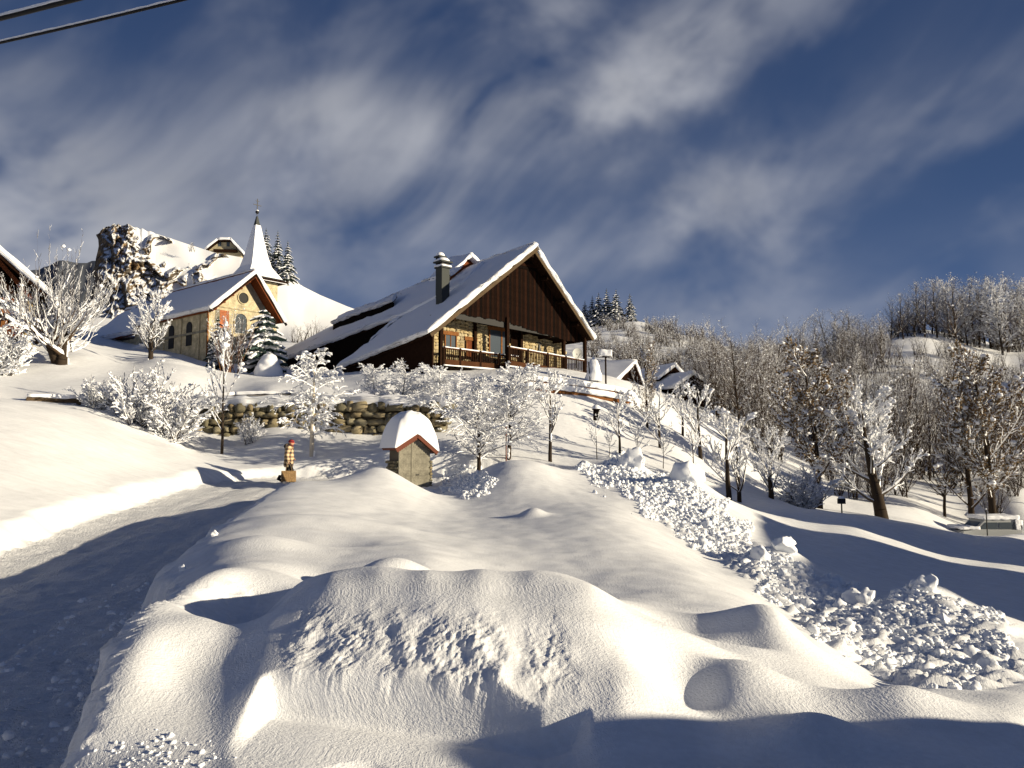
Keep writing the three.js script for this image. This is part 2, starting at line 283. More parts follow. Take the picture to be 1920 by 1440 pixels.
// where the sight line through a place in the photograph meets the ground, not nearer than `from`
function land(px, py, from = 3) { const v = sight(px, py); v.multiplyScalar(-1 / v.z); for (let d = from, s = 0.02; d < 330; d += s, s = d * 0.004) { if (EYE + v.y * d < ground(v.x * d, -d)) return V(v.x * d, ground(v.x * d, -d), -d); } return null; }
const foot = (px, d) => { const x = (px - 960) / F * d / Math.cos(PITCH) ; return V(x, ground(x, -d), -d); };
{
  const pos = new Float32Array(NX * NZ * 3), uv = new Float32Array(NX * NZ * 2);
  for (let j = 0; j < NZ; j++) for (let i = 0; i < NX; i++) { const k = j * NX + i; pos.set([gx[i], gy[k], gz[j]], k * 3); uv.set([gx[i] + 0.5 * gy[k], gz[j] - gy[k]], k * 2); }
  const near = new THREE.BufferGeometry(); near.setAttribute('position', new THREE.BufferAttribute(pos, 3)); near.setAttribute('uv', new THREE.BufferAttribute(uv, 2));
  const idx = [], road = [];
  for (let j = 0; j + 1 < NZ; j++) for (let i = 0; i + 1 < NX; i++) {
    const k = j * NX + i, cx = (gx[i] + gx[i + 1]) / 2, cz = (gz[j] + gz[j + 1]) / 2;
    const on = cx < 0 && cx > -14 && cz > -36 && cz < 14 && roadAt(cx, cz)[0] < 2.15;
    (on ? road : idx).push(k, k + NX, k + 1, k + 1, k + NX, k + NX + 1);
  }
  near.setIndex(idx.concat(road)); near.computeVertexNormals();
  // crumbly texture on steep faces near the camera: real relief pushed out along the surface
  const nor = near.attributes.normal, p2 = pos.slice();
  for (let j = 0; j < NZ; j++) for (let i = 0; i < NX; i++) {
    const k = j * NX + i, x = gx[i], z = gz[j]; if (z > 2 || z < -20 || Math.abs(x) > 12) continue;
    const y = gy[k], ny = nor.getY(k); let a = 0;
    const pit = pitAt(x, z);
    if (pit && pit[0] > -0.9 && pit[0] < 0.02) {
      const up = clamp((y - pit[1]) / 0.6), m = pit[2] * sstep(0.02, -0.05, pit[0]) * sstep(-0.8, -0.3, pit[0] + 0.12 * n2(x * 5, 9)) * sstep(0.25, 0.6, up + 0.2 * n2(x * 3, 4));
      const l = 0.55 * n3(x * 14, y * 6, z * 8) + 0.85 * n3(x * 30, y * 11, z * 16) + 0.4 * n3(x * 5, y * 4, z * 4) + 0.35 * n3(x * 52, y * 30, z * 36);
      a += m * (0.0125 * (0.6 + 0.6 * n2(x * 2.2, y * 2.2 + 3)) * Math.max(-0.3, l) + 0.016 * n3(x * 5, y * 5, z * 4) + 0.005 * n3(x * 50, y * 34, z * 44));
    }
    const [rd] = roadAt(x, z);
    const steep = sstep(3.6, 3.0, rd) * sstep(0.93, 0.75, ny) * sstep(-11, -7, z);
    a += steep * (pit && pit[0] > -0.8 ? 1 - pit[2] : 1) * 0.02 * (n3(x * 7, y * 7, z * 7) + 0.6 * n3(x * 18, y * 18, z * 18));
    if (rd < 2.6) { const edge = sstep(1.1, 2.0, rd) * sstep(2.75, 2.2, rd), cl = n2(x * 5.5, z * 5.5) * 0.6 + n2(x * 12, z * 12) * 0.5; a += (0.012 * n2(x * 14, z * 14) + 0.008 * n2(x * 30, z * 30)) + edge * 0.055 * Math.max(0, cl) * sstep(-14, -3, z); }
    if (x > 1.2 && z < -6.2) { const px = 960 + F * x / -z * Math.cos(PITCH), py = 850 - F * (y - EYE) / -z; if (inBand(px, py)) a += 0.075 * n2(x * 2.6, z * 2.6) + 0.06 * Math.abs(n2(x * 5.5, z * 5.5)) + 0.03 * n2(x * 11, z * 11); }
    for (let c = 0; c < 3; c++) p2[k * 3 + c] += a * (c === 0 ? nor.getX(k) : c === 1 ? ny : nor.getZ(k));
  }
  near.setAttribute('position', new THREE.BufferAttribute(p2, 3)); near.computeVertexNormals();
  const only = (index) => { const g = new THREE.BufferGeometry(); const map = new Int32Array(NX * NZ).fill(-1), P = [], N = [], U = [], I = []; const q = near.attributes;
    for (const k of index) { if (map[k] < 0) { map[k] = P.length / 3; P.push(q.position.getX(k), q.position.getY(k), q.position.getZ(k)); N.push(q.normal.getX(k), q.normal.getY(k), q.normal.getZ(k)); U.push(q.uv.getX(k), q.uv.getY(k)); } I.push(map[k]); }
    g.setAttribute('position', new THREE.Float32BufferAttribute(P, 3)); g.setAttribute('normal', new THREE.Float32BufferAttribute(N, 3)); g.setAttribute('uv', new THREE.Float32BufferAttribute(U, 2)); g.setIndex(I); return g; };
  single('snow_ground', only(idx), M.snow, 'deep snow covering the slopes, mounds and hills', 'ground', null, 'structure');
  single('road', only(road), M.road, 'packed snow road curving up past the mounds', 'road', null, 'structure');
}
console.log('ground', NX, NZ);
// ---------------------------------------------------------------- building helpers
const woodGrain = (seed) => { const t = canvasNoise(256, (u, v) => { const g = 0.72 + 0.16 * tile(u, v * 0.999, 60 + seed, seed) * 1 + 0.16 * n2(u * 70, v * 3 + seed) + 0.1 * n2(u * 22, v * 1.5 - seed); return [g, g * 0.97, g * 0.93]; }); t.colorSpace = THREE.SRGBColorSpace; return t; };
const grain = woodGrain(3);
const blotch = canvasNoise(256, (u, v) => { const g = 0.8 + 0.14 * tile(u, v, 7) + 0.1 * tile(u, v, 25, 4) + 0.06 * tile(u, v, 70, 8); return [g, g * 0.985, g * 0.95]; }); blotch.colorSpace = THREE.SRGBColorSpace;
const plasterBump = canvasNoise(256, (u, v) => 0.5 + 0.25 * tile(u, v, 30) + 0.25 * tile(u, v, 70, 3));
const wood = (r, g, b) => std(rgb(r, g, b), { map: rep(grain, 0.9), roughness: 0.9, specularIntensity: 0.08 });
Object.assign(M, {
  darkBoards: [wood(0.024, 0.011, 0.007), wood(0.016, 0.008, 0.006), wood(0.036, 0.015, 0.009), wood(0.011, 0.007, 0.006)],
  beam: wood(0.038, 0.019, 0.012), rail: wood(0.14, 0.065, 0.034), orange: wood(0.42, 0.19, 0.075), redwood: wood(0.30, 0.10, 0.045), oldwood: wood(0.2, 0.15, 0.1),
  plaster: std(rgb(0.74, 0.66, 0.47), { map: rep(blotch, 0.22), bumpMap: rep(plasterBump, 0.8), bumpScale: 0.01 }),
  palePlaster: std(rgb(0.72, 0.64, 0.45), { map: rep(blotch, 0.3) }),
  concrete: std(rgb(0.36, 0.345, 0.29), { map: rep(blotch, 0.6), bumpMap: rep(plasterBump, 1.5), bumpScale: 0.008 }),
  mortar: std(rgb(0.36, 0.29, 0.18)), mortarDark: std(rgb(0.12, 0.1, 0.07)),
  stones: [[0.42, 0.33, 0.18], [0.36, 0.28, 0.15], [0.47, 0.38, 0.22], [0.32, 0.26, 0.16], [0.40, 0.34, 0.22]].map((c) => std(rgb(...c), { roughness: 0.95 })),
  wallStones: [[0.30, 0.25, 0.15], [0.25, 0.2, 0.12], [0.35, 0.29, 0.18], [0.19, 0.17, 0.11], [0.28, 0.25, 0.17], [0.22, 0.19, 0.12]].map((c) => std(rgb(...c), { roughness: 0.95, bumpMap: rep(plasterBump, 2), bumpScale: 0.02 })),
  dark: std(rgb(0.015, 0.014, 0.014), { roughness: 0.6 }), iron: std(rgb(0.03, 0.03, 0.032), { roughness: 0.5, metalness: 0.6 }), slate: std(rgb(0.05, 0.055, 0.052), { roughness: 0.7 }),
  pane: new THREE.MeshPhysicalMaterial({ color: rgb(0.06, 0.075, 0.09), roughness: 0.08, metalness: 0, specularIntensity: 1 }),
  shed: std(rgb(0.15, 0.05, 0.03), { roughness: 0.8 }), white: std(rgb(0.75, 0.75, 0.73)),
});
// a group standing at `o`, turned by `turn`; hit() gives where the sight line through a place in the photograph meets a plane of its own axes
function frame(g) {
  g.updateMatrixWorld(true);
  const inv = g.matrixWorld.clone().invert(), eye = V(0, EYE, 0).applyMatrix4(inv);
  const ray = (px, py) => sight(px, py).transformDirection(inv);
  return {
    z: (px, py, z) => { const v = ray(px, py); return eye.clone().addScaledVector(v, (z - eye.z) / v.z); },
    plane: (px, py, p, n) => { const v = ray(px, py); return eye.clone().addScaledVector(v, p.clone().sub(eye).dot(n) / v.dot(n)); },
  };
}
const boxGeo = (x0, x1, y0, y1, z0, z1) => { const g = new THREE.BoxGeometry(x1 - x0, y1 - y0, z1 - z0); g.translate((x0 + x1) / 2, (y0 + y1) / 2, (z0 + z1) / 2); const p = g.attributes.position, n = g.attributes.normal, u = g.attributes.uv; for (let i = 0; i < p.count; i++) { const ax = Math.abs(n.getX(i)), ay = Math.abs(n.getY(i)); u.setXY(i, ax > 0.5 ? p.getZ(i) : p.getX(i), ay > 0.5 ? p.getZ(i) : p.getY(i)); } return g; };
// a bar of square section between two points
function barGeo(a, b, w, h = w) {
  const d = b.clone().sub(a), L = d.length(), g = new THREE.BoxGeometry(w, h, L), m = new THREE.Matrix4().lookAt(a, b, Math.abs(d.y) > 0.98 * L ? V(0, 0, 1) : V(0, 1, 0));
  g.applyMatrix4(m); const c = a.clone().add(b).multiplyScalar(0.5); g.translate(c.x, c.y, c.z);
  const u = g.attributes.uv; for (let i = 0; i < u.count; i++) u.setXY(i, u.getX(i) * w * 3, u.getY(i) * L); return g;
}
// a flat piece with the given outline (points that lie in one plane), pushed out along its normal
function basis(pts) {
  const n = V(0, 0, 0); for (let i = 0; i < pts.length; i++) { const a = pts[i], b = pts[(i + 1) % pts.length]; n.x += (a.y - b.y) * (a.z + b.z); n.y += (a.z - b.z) * (a.x + b.x); n.z += (a.x - b.x) * (a.y + b.y); }
  n.normalize(); const x = pts[1].clone().sub(pts[0]).normalize(), y = n.clone().cross(x); return { o: pts[0], x, y, n };
}
function slabGeo(pts, from, to, bevel = 0) {
  const { o, x, y, n } = basis(pts), shape = new THREE.Shape(pts.map((p) => { const q = p.clone().sub(o); return new THREE.Vector2(q.dot(x), q.dot(y)); }));
  const g = new THREE.ExtrudeGeometry(shape, { depth: to - from - 2 * bevel, bevelEnabled: bevel > 0, bevelThickness: bevel, bevelSize: bevel * 0.8, bevelSegments: 3, curveSegments: 8 });
  g.translate(0, 0, from + bevel); g.applyMatrix4(new THREE.Matrix4().makeBasis(x, y, n).setPosition(o)); return g;
}
import { TessellateModifier } from 'three/addons/modifiers/TessellateModifier.js';
import { mergeVertices } from 'three/addons/utils/BufferGeometryUtils.js';
function soften(g, edge, amp, freq = 0.7, tries = 7) {
  g = g.index ? g.toNonIndexed() : g; g.deleteAttribute('normal'); g.deleteAttribute('uv');
  g = new TessellateModifier(edge, tries).modify(g); g = mergeVertices(g, 1e-3); g.computeVertexNormals();
  const p = g.attributes.position, n = g.attributes.normal;
  for (let i = 0; i < p.count; i++) { const x = p.getX(i), y = p.getY(i), z = p.getZ(i), a = amp * (n3(x * freq, y * freq, z * freq) + 0.5 * n3(x * freq * 2.7, y * freq * 2.7, z * freq * 2.7)); p.setXYZ(i, x + n.getX(i) * a, y + n.getY(i) * a, z + n.getZ(i) * a); }
  g.computeVertexNormals(); return g;
}
const snowSlab = (pts, from, to, bevel = 0.14, edge = 0.6, amp = 0.085) => soften(slabGeo(pts, from, to, bevel), edge, amp);
const poly = (pts, t) => slabGeo(pts, -t, 0);
// a rough squared stone: a box with blunt, shifted corners
function stoneGeo(seed, jag = 0.24) {
  const r = rng(seed), g = new THREE.BoxGeometry(1, 1, 1, 2, 2, 2).toNonIndexed(); g.deleteAttribute('normal'); g.deleteAttribute('uv'); const m = mergeVertices(g, 1e-4), p = m.attributes.position;
  for (let i = 0; i < p.count; i++) { const v = V(p.getX(i), p.getY(i), p.getZ(i)), k = v.length() > 0.8 ? 0.82 : v.length() > 0.65 ? 0.93 : 1.02; v.multiplyScalar(k); p.setXYZ(i, v.x + (r() - 0.5) * jag, v.y + (r() - 0.5) * jag, v.z + (r() - 0.5) * jag); }
  const uv = new Float32Array(p.count * 2); for (let i = 0; i < p.count; i++) { uv[i * 2] = p.getX(i) + p.getZ(i) * 0.5; uv[i * 2 + 1] = p.getY(i); }
  m.setAttribute('uv', new THREE.BufferAttribute(uv, 2)); m.computeVertexNormals(); return m;
}
const STONES = Array.from({ length: 8 }, (_, i) => stoneGeo(50 + i));
// rubble facing of a wall: small stones set in mortar, all one part (each too small to pick apart)
function rubble(name, x0, x1, y0, y1, z, size, parent, holes = [], seed = 5) {
  const r = rng(seed), sets = M.stones.map(() => []);
  for (let y = y0; y < y1; ) {
    const h = size * (0.5 + 0.5 * r());
    for (let x = x0; x < x1; ) {
      const w = size * (0.7 + 1.1 * r());
      const cx = x + w / 2, cy = y + h / 2;
      if (cx < x1 && cy < y1 && !holes.some(([a, b, c, d]) => cx > a - w / 2 && cx < b + w / 2 && cy > c - h / 2 && cy < d + h / 2)) {
        const g = STONES[Math.floor(r() * 8)].clone(); g.scale(w * 1.0, h * 1.0, 0.16); g.rotateZ((r() - 0.5) * 0.15); g.translate(cx, cy, z + (r() - 0.5) * 0.05); sets[Math.floor(r() * sets.length)].push(g);
      }
      x += w + 0.012;
    }
    y += h + 0.012;
  }
  sets.forEach((s, i) => { if (s.length) { const m = part(name, mergeGeometries(s), M.stones[i], parent); m.userData.kind = 'stuff'; } });
}

// ---------------------------------------------------------------- the big chalet
{
  const TH = 42 * Math.PI / 180, o = at(800, 722, 54.6);
  const g = thing('chalet', 'large stone and dark timber chalet with snowy steep roof and balconies', 'chalet', o, TH), f = frame(g);
  const E = f.z(800, 617, 0), A = f.z(1003, 455, 0), R = f.z(1117, 630, 0), r = V(0.089, 0, -0.996);
  const nL = r.clone().cross(A.clone().sub(E)).normalize(); if (nL.y < 0) nL.negate();
  const nR = r.clone().cross(A.clone().sub(R)).normalize(); if (nR.y < 0) nR.negate();
  const on = (px, py, off = 0) => f.plane(px, py, E.clone().addScaledVector(nL, off), nL);
  const ridgeEnd = A.clone().addScaledVector(r, 17);
  // roof planes (decks) and the snow on them
  const lowTip = on(632, 685), gapA = on(690, 641), gapB = on(747, 588);
  const outlineMain = [A, E, lowTip, gapA, gapB, A.clone().addScaledVector(r, 8)];
  const roof = part('roof', slabGeo(fix(outlineMain, nL), -0.55, -0.36), M.beam, g);
  part('roof_snow', snowSlab(fix(outlineMain, nL), -0.36, 0.02), M.cap, roof);
  const off = 0.2, up = [on(528, 671, off), on(640, 628, off), on(747, 589, off), on(800, 563, off), on(862, 530, off), on(905, 490, off), on(800, 526, off), on(742, 548, off), on(690, 572, off), on(640, 602, off), on(580, 632, off), on(528, 659, off)];
  const roof2 = part('roof', slabGeo(fix(up, nL), -0.5, -0.34), M.beam, g);
  part('roof_snow', snowSlab(fix(up, nL), -0.34, 0.0), M.cap, roof2);
  const right = [A, R, R.clone().addScaledVector(r, 17), ridgeEnd];
  const roof3 = part('roof', slabGeo(fix(right, nR), -0.55, -0.36), M.beam, g);
  part('roof_snow', snowSlab(fix(right, nR), -0.36, 0.02), M.cap, roof3);
  // shed dormer low on the roof, dark under its own small roof
  const d1 = on(622, 604, 0.85), d2 = on(734, 562, 0.85), d3 = on(742, 552, 0.75), d4 = on(640, 590, 0.75);
  const dorm = part('dormer', slabGeo(fix([d1, d2, d3, d4], nL), -0.3, -0.2), M.beam, g);
  part('dormer_snow', snowSlab(fix([d1, d2, d3, d4], nL), -0.2, 0.06, 0.08), M.cap, dorm);
  const down = (p, h) => p.clone().add(V(0, -h, 0));
  const wallBelow = (name, a, b, back, h, mat) => { const u = A.clone().sub(E).normalize(), a2 = a.clone().addScaledVector(u, back), b2 = b.clone().addScaledVector(u, back); a2.y -= back * u.y * 0 + 0.45; b2.y -= 0.45; return part(name, slabGeo([a2, b2, down(b2, h), down(a2, h)], -0.15, 0), mat, g); };
  wallBelow('dormer_wall', d1, d2, 0.35, 0.55, M.darkBoards[3]);
  wallBelow('side_wall', up[0], up[2], 0.7, 2.4, M.darkBoards[3]);
  wallBelow('side_wall', lowTip, E, 0.8, 4.2, M.beam);
  // boarded gable
  const zb = -1.0, slopeL = (A.y - E.y) / (A.x - E.x), slopeR = (A.y - R.y) / (R.x - A.x);
  const roofY = (x) => (x < A.x ? A.y - (A.x - x) * slopeL : A.y - (x - A.x) * slopeR) - 0.62;
  const bl = [[860, 587], [945, 601], [1060, 637], [1116, 640]].map(([x, y]) => f.z(x, y, zb));
  const low = (x) => { let i = 0; while (i < 2 && x > bl[i + 1].x) i++; return lerp(bl[i].y, bl[i + 1].y, clamp((x - bl[i].x) / (bl[i + 1].x - bl[i].x))); };
  const rr = rng(7); let nb = 0;
  for (let x = bl[0].x - 1.2; x < R.x; ) {
    const w = 0.2 + 0.08 * rr(), a = x, b = x + w - 0.012, z0 = zb + 0.02 * rr(), y0 = low((a + b) / 2) - 0.12 * rr();
    const ya = roofY(a), yb = roofY(b);
    if (Math.max(ya, yb) > y0 + 0.1) {
      const q = [V(a, y0, z0), V(b, y0, z0), V(b, Math.max(yb, y0 + 0.02), z0), V(a, Math.max(ya, y0 + 0.02), z0)];
      part('board', slabGeo(q, -0.03, 0), M.darkBoards[nb++ % 4], g);
    }
    x += w;
  }
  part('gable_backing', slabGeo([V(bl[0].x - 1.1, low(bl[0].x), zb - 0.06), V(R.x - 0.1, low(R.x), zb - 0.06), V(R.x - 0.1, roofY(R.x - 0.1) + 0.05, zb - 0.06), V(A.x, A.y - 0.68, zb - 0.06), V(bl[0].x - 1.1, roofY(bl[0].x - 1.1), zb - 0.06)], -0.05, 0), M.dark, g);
  // upper boards across the very top of the gable, and purlins under the overhang
  for (let k = 0; k < 4; k++) { const y = A.y - 1.25 - k * 0.24, h = 0.22, xl = A.x - (A.y - 0.7 - y - h) / slopeL, xr = A.x + (A.y - 0.7 - y - h) / slopeR; part('cross_board', boxGeo(xl, xr, y, y + h, zb + 0.04, zb + 0.07), M.darkBoards[k], g); }
  for (const t of [0.06, 0.3, 0.55, 0.8]) for (const [P, s] of [[E, -1], [R, 1]]) { const p = A.clone().lerp(P, t), n = s < 0 ? nL : nR; const q = p.clone().addScaledVector(n, -0.72); part('purlin', barGeo(q.clone().add(V(0, 0, -0.12)), q.clone().add(V(0.2, 0, -2.4)), 0.2, 0.24), M.beam, g); }
  for (const [P, n] of [[E, nL], [R, nR]]) { const a = A.clone().addScaledVector(n, -0.5), b = P.clone().addScaledVector(n, -0.5); part('barge_board', barGeo(a.add(V(0, 0, 0.06)), b.add(V(0, 0, 0.06)), 0.05, 0.26), M.oldwood, g); }
  // stone wall behind the balconies
  const zw = -2.6, w0 = f.z(806, 640, zw).x, w1 = f.z(1060, 640, zw).x;
  const soff = (x) => Math.min(low(clamp(x, bl[0].x, bl[3].x)) + 0.25, roofY(x) + 0.1);
  const depth = 15;
  part('stone_wall', slabGeo([V(w0, -1.5, zw), V(w1, -1.5, zw), V(w1, soff(w1), zw), V(lerp(w0, w1, 0.3), soff(lerp(w0, w1, 0.3)), zw), V(w0, soff(w0), zw)], -0.4, 0), M.mortar, g);
  part('end_wall', boxGeo(w1 - 0.4, w1, -1.5, soff(w1), zw - depth, zw - 0.41), M.mortar, g);
  part('end_wall', boxGeo(w0, w0 + 0.4, -1.5, E.y - 0.9, zw - depth, zw - 0.41), M.darkBoards[1], g);
  const hole = (x0, y0, x1, y1) => { const a = f.z(x0, y1, zw), b = f.z(x1, y0, zw); return [a.x, b.x, a.y, b.y]; };
  const H1 = hole(834, 630, 853, 652), H2 = hole(874, 640, 888, 672), H3 = hole(917, 622, 946, 668), H4 = hole(958, 624, 975, 668);
  for (let c = 0; c < 12; c++) { const a = lerp(w0, w1, c / 12), b = lerp(w0, w1, (c + 1) / 12); rubble('rubble_stone', a, b, 0.2, soff((a + b) / 2) - 0.05, zw + 0.01, 0.3, g, [H1, H2, H3, H4], 30 + c); }
  const opening = (name, [x0, x1, y0, y1], mat, fm, glass) => {
    const z = zw + 0.1, t = 0.09, w = part(name, boxGeo(x0, x1, y0, y1, z - 0.06, z - 0.02), mat, g);
    part('frame', boxGeo(x0 - t, x0, y0, y1, z - 0.06, z + 0.04), fm, w); part('frame', boxGeo(x1, x1 + t, y0, y1, z - 0.06, z + 0.04), fm, w); part('lintel', boxGeo(x0 - 0.25, x1 + 0.25, y1, y1 + 0.28, z - 0.06, z + 0.06), fm, w);
    if (glass) part('mullion', boxGeo((x0 + x1) / 2 - 0.03, (x0 + x1) / 2 + 0.03, y0, y1, z - 0.02, z + 0.02), fm, w);
    return w;
  };
  opening('window', H1, M.pane, M.orange, true); opening('door', H2, M.redwood, M.orange, false); const gd = opening('glass_door', H3, M.pane, M.orange, false); opening('door', H4, M.darkBoards[0], M.beam, false);
  part('door_stile', boxGeo(lerp(H3[0], H3[1], 0.72), lerp(H3[0], H3[1], 0.8), H3[2], H3[3], zw + 0.08, zw + 0.12), M.orange, gd);
  { // timber panel between the soffit and the glass door
    const a = f.z(895, 640, zw).x, b = f.z(978, 640, zw).x; part('timber_panel', boxGeo(a, b, H3[3] + 0.3, soff(b) - 0.02, zw + 0.09, zw + 0.14), M.darkBoards[1], g);
  }
  { // iron ornament on the right part of the wall
    const p = f.z(1009, 650, zw); const t = part('wall_ornament', mergeGeometries([barGeo(p.clone().add(V(0, -0.35, 0.14)), p.clone().add(V(0.05, 0.35, 0.14)), 0.16, 0.08), barGeo(p.clone().add(V(-0.3, 0.3, 0.14)), p.clone().add(V(0.25, 0.18, 0.14)), 0.1, 0.06), barGeo(p.clone().add(V(0.05, -0.1, 0.14)), p.clone().add(V(0.2, -0.35, 0.14)), 0.08, 0.06)]), M.iron, g); t.userData.label = 'small dark iron figure on the stone wall';
  }
  // soffit between boarded gable and stone wall, with joists
  { const a = bl[0].x - 0.9, b = R.x - 0.5; const S = (x, z) => V(x, low(x) + 0.04, z);
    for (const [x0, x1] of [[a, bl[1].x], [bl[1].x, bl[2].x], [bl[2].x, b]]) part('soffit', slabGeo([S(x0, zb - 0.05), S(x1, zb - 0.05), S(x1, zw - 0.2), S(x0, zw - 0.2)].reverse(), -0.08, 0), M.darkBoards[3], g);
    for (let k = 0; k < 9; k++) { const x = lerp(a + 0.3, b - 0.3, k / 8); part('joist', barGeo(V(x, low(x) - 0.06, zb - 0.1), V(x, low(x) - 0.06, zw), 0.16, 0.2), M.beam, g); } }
  // balconies
  const balcony = (p0, p1, f0, f1, z, zi, posts) => {
    const a = f.z(...p0, z), b = f.z(...p1, z), c = f.z(...f0, z), d = f.z(...f1, z), b3 = V(b.x, lerp(c.y, d.y, 1), z);
    const y0 = (x) => lerp(c.y, d.y, clamp((x - c.x) / (d.x - c.x))), y1 = (x) => lerp(a.y, b.y, clamp((x - a.x) / (b.x - a.x)));
    const L = part('balcony_floor', slabGeo([V(a.x, y0(a.x), z), V(b.x, y0(b.x), z), V(b.x, y0(b.x), zi), V(a.x, y0(a.x), zi)].reverse(), -0.14, 0), M.rail, g);
    part('balcony_fascia', barGeo(V(a.x, y0(a.x) + 0.12, z + 0.05), V(b.x, y0(b.x) + 0.12, z + 0.05), 0.06, 0.42), M.rail, g);
    const rail = part('hand_rail', barGeo(a, b, 0.14, 0.1), M.rail, g);
    part('rail_snow', soften(barGeo(a.clone().add(V(0, 0.085, 0)), b.clone().add(V(0, 0.085, 0)), 0.13, 0.08), 0.4, 0.025, 2), M.cap, rail);
    for (let x = a.x + 0.1; x < b.x - 0.05; x += 0.17) part('baluster', boxGeo(x, x + 0.06, y0(x) + 0.3, y1(x) - 0.04, z - 0.02, z + 0.03), M.beam, g);
    part('floor_snow', soften(barGeo(V(a.x, y0(a.x) - 0.1, z + 0.1), V(b.x, y0(b.x) - 0.1, z + 0.1), 0.2, 0.09), 0.4, 0.02, 2), M.cap, L);
    for (const px of posts) { const x = f.z(px, 650, z).x; part('post', boxGeo(x - 0.09, x + 0.09, y0(x) - 0.1, y1(x) + 0.12, z - 0.07, z + 0.09), M.beam, g); }
  };
  balcony([830, 652], [972, 670], [830, 682], [1000, 696], -1.3, zw, [832, 862, 900, 935]);
  balcony([952, 651], [1097, 677], [952, 684], [1097, 705], -0.35, zw, [954, 989, 1026, 1060, 1096]);
  for (const [px, z, y0, y1] of [[826, -1.4, 690, 595], [890, -2.45, 690, 600], [951, -0.95, 690, 595], [977, -2.4, 690, 605], [1057, -1.2, 690, 635], [1097, -0.4, 712, 632]]) { const a = f.z(px, y0, z), b = f.z(px, y1, z); part('column', boxGeo(a.x - 0.12, a.x + 0.12, a.y, b.y, z - 0.12, z + 0.12), M.beam, g); }
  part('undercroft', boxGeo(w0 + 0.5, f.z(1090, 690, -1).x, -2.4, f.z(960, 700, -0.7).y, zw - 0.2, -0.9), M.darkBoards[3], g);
  // chimneys
  const chim = (px, py0, py1, w, off) => {
    const b = on(px, py0, off), top = f.plane(px, py1, b, V(0, 0, 1)).y, c = part('chimney', boxGeo(b.x - w / 2, b.x + w / 2, b.y - 1.2, top - 0.7, b.z - w / 2, b.z + w / 2), M.slate, g);
    for (const [k, h] of [[0.64, 0.12], [0.5, 0.3], [0.74, 0.12]]) { const y = { 0.64: top - 0.7, 0.5: top - 0.58, 0.74: top - 0.28 }[k]; part(k === 0.5 ? 'flue' : 'chimney_slab', boxGeo(b.x - w * k, b.x + w * k, y, y + h, b.z - w * k, b.z + w * k), k === 0.5 ? M.dark : M.slate, c); }
    const s = new THREE.SphereGeometry(1, 14, 8, 0, 7, 0, Math.PI / 2); s.scale(w * 0.74, 0.34, w * 0.74); s.translate(b.x, top - 0.16, b.z); part('chimney_snow', s, M.cap, c);
    part('chimney_snow', soften(boxGeo(b.x - w * 0.66, b.x + w * 0.66, top - 0.6, top - 0.46, b.z - w * 0.66, b.z + w * 0.66), 0.3, 0.03, 2), M.cap, c);
  };
  chim(830, 558, 487, 0.74, 0.2); chim(825, 548, 477, 0.5, 0.25);
  { // small gable rising behind the ridge
    const p = A.clone().addScaledVector(r, 7.5), q = f.plane(884, 477, p, V(0, 0, 1)), l = f.plane(843, 516, p, V(0, 0, 1)), e = f.plane(901, 492, p, V(0, 0, 1));
    const bk = V(-0.4, 0, -2.4);
    const n1 = slabGeo([q, l, l.clone().add(bk), q.clone().add(bk)], 0, 0.12), n2_ = slabGeo([q, e, e.clone().add(bk), q.clone().add(bk)].reverse(), 0, 0.12);
    const dg = part('rear_gable', slabGeo([q.clone().add(V(0, -0.1, -0.5)), V(l.x + 0.3, l.y - 0.2, l.z - 0.5), V(l.x + 0.3, l.y - 1.4, l.z - 0.5), V(e.x + 1.4, l.y - 1.4, l.z - 0.5), V(e.x, e.y - 0.1, e.z - 0.5)], -0.1, 0), M.redwood, g);
    part('rear_gable_roof', mergeGeometries([n1, n2_]), M.beam, dg);
    part('rear_gable_snow', snowSlab([q, l, l.clone().add(bk), q.clone().add(bk)].map((v) => v.clone().add(V(0, 0.14, 0))), 0, 0.3, 0.08), M.cap, dg);
    part('rear_gable_snow', snowSlab([q, e, e.clone().add(bk), q.clone().add(bk)].reverse().map((v) => v.clone().add(V(0, 0.14, 0))), 0, 0.3, 0.08), M.cap, dg);
  }
  function fix(pts, n) { const b = basis(pts).n; return b.dot(n) < 0 ? pts.slice().reverse() : pts; }
}
const facing = (pts, n) => (basis(pts).n.dot(n) < 0 ? pts.slice().reverse() : pts);
const UPV = V(0, 1, 0);

